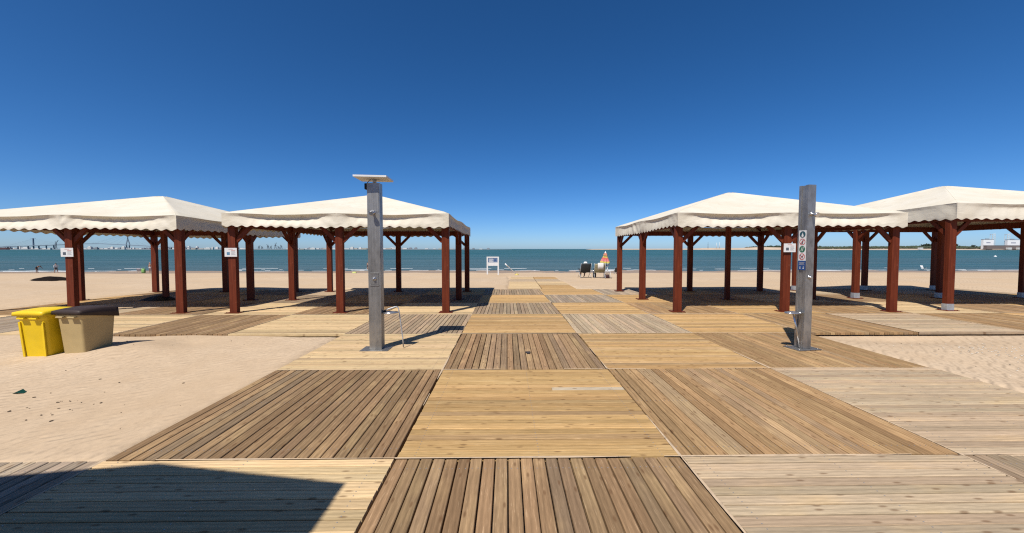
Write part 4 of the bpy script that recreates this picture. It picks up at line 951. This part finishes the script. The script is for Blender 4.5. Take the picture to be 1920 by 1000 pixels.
WHERE = ((64, 'left of the first bridge tower'), (160, 'right of the first bridge tower'), (241, 'left of the second bridge tower'), (320, 'behind the red posts of the left pergola'), (420, 'right of the far bridge end'), (470, 'left of the harbour cranes'), (640, 'right of the harbour cranes'), (700, 'left of the solar shower'), (780, 'right of the solar shower'), (1000, 'at the end of the far quay'), (1370, 'near the masts right of centre'), (1430, 'left of the notice by the pictogram shower'), (1600, 'below the ridge trees right of centre'))
def building(u, d, v, s=1.0, where='across the bay'):
    mb, mw = VAR[v]; x = bearing(u, d)
    o = link('building', mb, None, (x, d, SEA_Z), R(gb.uniform(-12, 4))); o.scale = (s * 1.15, s, s * gb.uniform(0.85, 1.3) * (1 if d > 2500 else 0.8)); wh = next(w for q, w in WHERE if u < q); tag(o, f'{LAB[v]} {wh}', 'building', f'buildings {wh}')
    link('windows', mw, o)
DL = 3000
for lo, hi, step, vs_, where in ((8, 100, 6.5, (0, 1, 1, 3, 5, 4), 'left of the bridge tower'), (160, 470, 6.2, (0, 0, 1, 2, 3, 4, 5, 1), 'across the bay'), (540, 780, 7.5, (1, 1, 3, 5, 0, 4), 'across the bay'), (800, 930, 13, (3, 1, 4), 'across the bay')):
    u = lo
    while u < hi:
        building(u, DL + gb.uniform(-150, 150), gb.choice(vs_), gb.uniform(0.75, 1.2) * (0.75 if u > 800 else 1), where); u += step * gb.uniform(0.7, 1.4)
# low land under the city
def land(name, label, us, d, depth, heights, mat, seed):
    f = snoise(seed, 10, 0.004, 0.05); bm = bmesh.new(); rows = []
    N = 160
    for j, (dd, hz_) in enumerate(((0, -1.5), (depth * 0.12, 0.75), (depth * 0.4, 1.0), (depth, 0.9))):
        row = []
        for i in range(N + 1):
            u = us[0] + (us[1] - us[0]) * i / N; x = bearing(u, d); hh = np.interp(u, [p[0] for p in heights], [p[1] for p in heights]) * (1 + 0.12 * float(f(x, dd)))
            row.append(bm.verts.new((x * (1 + dd / d), d + dd, SEA_Z + (hh * hz_ if hz_ > 0 else hz_))))
        rows.append(row)
    for a, b in zip(rows, rows[1:]):
        for i in range(N): bm.faces.new((a[i], a[i + 1], b[i + 1], b[i]))
    return tag(obj(name, bm, mat, smooth=True), label, 'shore', kind='structure')
M_QUAY = plain('quay stone', (0.28, 0.29, 0.29), 0.9, 0, 0.2, 0.02)
land('far_quay', 'low grey quay under the far city', (-300, 960), DL - 120, 400, [(-300, 3.5), (780, 3.5), (900, 2.5), (960, 0.2)], M_QUAY, 51)
land('breakwater', 'low pale breakwater on the horizon', (1098, 1300), 2300, 120, [(1098, 0.2), (1112, 4.5), (1250, 6), (1300, 7)], M_FSAND, 52)
DT = 1900; DR = 1500
land('town_shore', 'pale sandy shore below the far town', (1260, 1545), DT, 260, [(1260, 2.5), (1330, 8), (1380, 8), (1420, 11), (1545, 9)], M_FSAND, 53)
land('wooded_shore', 'sandy shore in front of the far wood', (1480, 2300), DR, 500, [(1480, 4.0), (1530, 6), (1680, 5.5), (2300, 5.5)], M_FSAND, 54)
# cable stayed bridge
DB = 2700; mpp = DB / 720; hz = 467
def bpt(u, v, off=0): return Vector((bearing(u, DB), DB + off, EYE + (hz - v) * mpp))
br_ = empty('cable_stayed_bridge', (bearing(150, DB), DB, SEA_Z)); tag(br_, 'long blue grey cable stayed bridge on the left skyline', 'bridge')
o0 = Vector(br_.location)
du = [-60, 0, 20, 66, 110, 150, 190, 240, 290, 330, 370]; dv = [466, 463.6, 462.6, 461.2, 459.6, 457.8, 457.4, 459.8, 462.4, 464.2, 465.5]
pts = [bpt(u, np.interp(u, du, dv)) - o0 for u in np.linspace(-60, 370, 60)]
bm = bmesh.new()
for a, b in zip(pts, pts[1:]): beam(bm, a, b, 24, 3.8)
obj('deck', bm, M_BRIDGE, br_)
pyl = bmesh.new(); top, mid_, bot = bpt(64, 447.5) - o0, bpt(64, 458) - o0, bpt(64, 466.5) - o0
beam(pyl, bot, top, 5, 7); beam(pyl, mid_ + Vector((-7, 0, 0)), mid_ + Vector((7, 0, 0)), 5, 3); beam(pyl, top + Vector((-16, 0, 0)), top + Vector((16, 0, 0)), 4, 2); obj('pylon', pyl, M_BRIDGE, br_)
pyl = bmesh.new(); top = bpt(241, 438) - o0; mid_ = bpt(241, 448) - o0
beam(pyl, mid_, top, 4, 5)
for s in (-1, 1):
    k_ = bpt(241 + s * 3.4, 459.3) - o0; beam(pyl, mid_, k_, 3.5, 5); beam(pyl, k_, bpt(241 + s * 1.5, 466.5) - o0, 3.5, 5)
obj('pylon', pyl, M_BRIDGE, br_)
for u in (16, 35, 54, 74, 88, 102, 290, 306, 322, 338):
    bm = bmesh.new(); beam(bm, bpt(u, 467.5) - o0, bpt(u, np.interp(u, du, dv)) - o0, 5, 5); obj('pier', bm, M_BRIDGE, br_)
bm = bmesh.new()
for uc, v0, span in ((64, 448.5, 60), (241, 439, 70)):
    for s in (-1, 1):
        for q in (0.3, 0.5, 0.7, 0.9, 1.0):
            u = uc + s * span * q; tube(bm, [bpt(uc, v0 + (1 - q) * 6) - o0, bpt(u, np.interp(u, du, dv)) - o0], 0.22, 4)
obj('stay_cables', bm, M_BRIDGE, br_)['kind'] = 'stuff'
# port cranes
def crane(u, d, h, jib, lean, label):
    x = bearing(u, d); c = empty('port_crane', (x, d, SEA_Z + 4)); tag(c, label, 'crane', 'harbour cranes across the bay')
    bm = bmesh.new()
    for s in (-1, 1): beam(bm, (s * 7, 0, 0), (s * 3, 0, h * 0.45), 2.2, 2.2)
    beam(bm, (-5, 0, h * 0.2), (5, 0, h * 0.2), 2, 2); box(bm, -5, 5, -3, 3, h * 0.45, h * 0.6); obj('tower', bm, M_CRANE, c)
    bm = bmesh.new(); beam(bm, (0, 0, h * 0.58), (lean * jib, 0, h), 2.4, 2.4); beam(bm, (0, 0, h * 0.6), (-lean * 4, 0, h * 0.85), 1.6, 1.6); beam(bm, (-lean * 4, 0, h * 0.85), (lean * jib * 0.7, 0, h * 0.87), 0.9, 0.9); obj('jib', bm, M_CRANE, c)
for q, (u, h, j, l) in enumerate(((486, 26, 10, 1), (492, 20, 8, -1), (503, 34, 9, -1), (508, 24, 10, 1), (517, 46, 8, 1), (523, 22, 9, -1), (528, 30, 7, -1))):
    crane(u, 2850, h, j, l, ['harbour crane with its jib out, in the row of cranes between pergola posts', 'harbour crane turned left, in the row of cranes between pergola posts'][l < 0])
crane(106, 2750, 62, 18, 1, 'tall lone crane in front of the bridge')
# moored dark ship at the left
sh = empty('cargo_ship', (bearing(2, 2400), 2400, SEA_Z)); tag(sh, 'dark red cargo ship moored at the far left', 'ship')
bm = bmesh.new(); L_ = 58; pr = [(-L_, 0), (-L_ + 6, -6), (L_ - 14, -6), (L_, 0), (L_ - 14, 6), (-L_ + 6, 6)]
a = [bm.verts.new((p[0] * 0.96, p[1], -1)) for p in pr]; b = [bm.verts.new((p[0], p[1] * 1.1, 12)) for p in pr]
for k in range(6): bm.faces.new((a[k], a[(k + 1) % 6], b[(k + 1) % 6], b[k]))
bm.faces.new(b); bm.faces.new(a[::-1]); obj('hull', bm, M_RUST, sh)
bm = bmesh.new(); box(bm, -44, -28, -4, 4, 11.9, 20); box(bm, -40, -34, -3, 3, 19.9, 24); obj('bridge_house', bm, M_CITY, sh)
# town to the right of centre
for u, v, s in ((1316, 0, .55), (1321, 1, .55), (1329, 4, .45), (1335, 1, .6), (1346, 3, .6), (1352, 0, .5), (1359, 1, .55), (1374, 3, .55), (1381, 1, .6), (1388, 0, .7), (1396, 3, .8), (1402, 5, .7), (1411, 3, .9), (1419, 1, .9), (1428, 3, 1.0), (1438, 3, 1.15), (1449, 3, 1.2), (1461, 3, 1.15), (1473, 3, 1.2), (1486, 3, 1.1)):
    building(u, DT + 60 + gb.uniform(0, 30), v, s, 'in the town right of centre')
for u, h in ((1327, 34), (1343, 30), (1348.5, 33)):
    x = bearing(u, DT + 40); bm = bmesh.new(); lathe(bm, [(1.3, 0), (0.8, h * 0.5), (0.5, h)], 8); box(bm, -2.2, 2.2, -0.4, 0.4, h * 0.62, h * 0.65)
    tag(obj('mast', bm, M_CITY if u > 1330 else M_CRANE, None, (x, DT + 40, SEA_Z + 6)), 'dark slender mast in the town right of centre' if u < 1330 else 'slender white mast in the town right of centre', 'mast', 'masts of the far town')
# woods: a mass of leaf clumps, and single taller pines
def leaf_mass(name, label, spans, d, mat, seed, n):
    g = random.Random(seed); V, F = [], []
    tb_ = bmesh.new(); bmesh.ops.create_icosphere(tb_, subdivisions=1, radius=1); bv = [v.co.copy() for v in tb_.verts]; tb_.verts.index_update(); bf = [[v.index for v in f.verts] for f in tb_.faces]; tb_.free()
    for (u0, u1, h0, h1, w_) in spans:
        for _ in range(int(n * w_)):
            u = g.uniform(u0, u1); x = bearing(u, d); dep = g.uniform(0, 240); t = (u - u0) / (u1 - u0); top_ = h0 + (h1 - h0) * t
            hh = top_ * (0.45 + 0.55 * dep / 240) * g.uniform(0.55, 1.0); r_ = g.uniform(2.0, 5.0); b0 = len(V)
            for c in bv: V.append((x * (1 + dep / d) + c.x * r_ * 1.5 + g.uniform(-.5, .5), d + dep + c.y * r_, SEA_Z + 3.5 + hh + c.z * r_ * 0.8 + g.uniform(-.6, .6)))
            F += [[i + b0 for i in f] for f in bf]
    me_ = bpy.data.meshes.new(name); me_.from_pydata(V, [], F); me_.materials.append(mat); me_.update()
    tag(link(name, me_), label, 'wood', kind='stuff')
leaf_mass('far_woods', 'dark green wood along the far right shore', [(1520, 1700, 11, 13, 1.6), (1700, 1760, 14, 17, 0.8), (1760, 1850, 14, 12, 1.0), (1850, 2250, 8, 10, 2.2)], DR + 70, M_LEAF, 61, 900)
leaf_mass('town_woods', 'dark trees along the ridge behind the far town', [(1395, 1440, 10, 22, 0.4), (1440, 1540, 22, 18, 1.0)], DT + 110, M_LEAF2, 62, 420)
def pine(u, d, h, r_, label):
    x = bearing(u, d); t_ = empty('pine_tree', (x, d, SEA_Z + 5)); tag(t_, label, 'tree', 'taller trees above the far wood')
    bm = bmesh.new(); tube(bm, [(0, 0, -2), (0.3, 0, h * 0.4), (-0.2, 0, h * 0.8)], [0.7, 0.5, 0.25], 6); obj('trunk', bm, M_TRUNK, t_)
    g = random.Random(int(u)); bm = bmesh.new()
    for _ in range(26): ball(bm, (g.gauss(0, r_ * 0.5), g.gauss(0, r_ * 0.5), h * 0.72 + g.gauss(0, h * 0.10)), r_ * g.uniform(0.18, 0.42), 1)
    for v in bm.verts: v.co += Vector((g.uniform(-.4, .4), g.uniform(-.4, .4), g.uniform(-.4, .4)))
    obj('crown', bm, M_LEAF2, t_)
for q, (u, h, r_) in enumerate(((1732, 22, 8), (1738, 24, 7), (1745, 23, 8), (1752, 26, 8), (1760, 24, 9), (1784, 25, 9), (1790, 21, 7), (1824, 17, 6), (1915, 20, 8))):
    pine(u, DR + 180, h, r_, 'tree standing alone at the right edge beyond the white terminal' if u > 1900 else 'taller round tree rising above the far wood')
# white terminal on the right: two blocks, each with a lattice tower, and a long brown shed
def terminal(u, w, h, tu, label):
    d = DR + 40; x = bearing(u, d); mp = d / 720; t_ = empty('terminal_building', (x, d, SEA_Z + 4), 0); tag(t_, label, 'building', 'white terminal buildings on the far shore')
    W_ = w * mp; H_ = h * mp; bm = bmesh.new(); box(bm, -W_ / 2, W_ / 2, 0, 8, 0, H_); obj('wall', bm, plain('white cladding', (0.98, 0.97, 0.95), 0.7, 0, 0.05, 0.02), t_)
    bm = bmesh.new(); box(bm, -W_ / 2 - 0.6, W_ / 2 + 0.6, -0.6, 8.6, H_ + 0.01, H_ + 1.1); box(bm, -W_ * 0.2, W_ * 0.1, 2, 6, H_ + 1.0, H_ + 4); obj('roof', bm, M_CITY3, t_)
    bm = bmesh.new(); box(bm, -W_ * 0.22, W_ * 0.18, -0.25, -0.02, H_ * 0.62, H_ * 0.72); obj('sign_band', bm, plain('faded print', (0.32, 0.34, 0.42), 0.7), t_)
    bm = bmesh.new(); tw, th_ = 6.5, H_ + 21; cx = (tu - u) * mp
    for a in (-1, 1):
        for b in (-1, 1): beam(bm, (cx + a * tw, 8 + b * 4, 0), (cx + a * tw * 0.8, 8 + b * 4, th_), 0.9, 0.9)
    for k in range(6): zz = H_ * 0.4 + (th_ - H_ * 0.4) * k / 5; beam(bm, (cx - tw, 4, zz), (cx + tw, 4, zz), 0.9, 0.8); beam(bm, (cx - tw, 4, zz), (cx + tw, 4, zz + 6), 0.5, 0.5)
    box(bm, cx - tw, cx + tw, 3.5, 13, th_, th_ + 1.6); obj('lattice_tower', bm, M_CITY, t_)
terminal(1852, 20, 18, 1864, 'white terminal block with its lattice tower on the right hand side')
terminal(1899, 24, 17.5, 1891, 'white terminal block with its lattice tower rising from the left corner')
d = DR + 20; bm = bmesh.new(); box(bm, -95, 95, 0, 12, 0, 13.5); box(bm, -96, 96, -0.6, 12.6, 13.51, 14.6)
tag(obj('warehouse', bm, plain('brown cladding', (0.20, 0.155, 0.14), 0.8), None, (bearing(1893, d), d, SEA_Z + 4)), 'long brown warehouse in front of the white terminal', 'warehouse')
for u in (1727, 1893, 1912):
    mb, mw = VAR[1]; o = link('house', mb, None, (bearing(u, DR + 12), DR + 12, SEA_Z + 5)); o.scale = (.55, .55, .5); link('windows', mw, o)
    tag(o, {1727: 'small white house among the trees of the far wood', 1893: 'small white house below the long brown warehouse', 1912: 'small white house at the right end of the far shore'}[u], 'house')
bpy.context.view_layer.update()
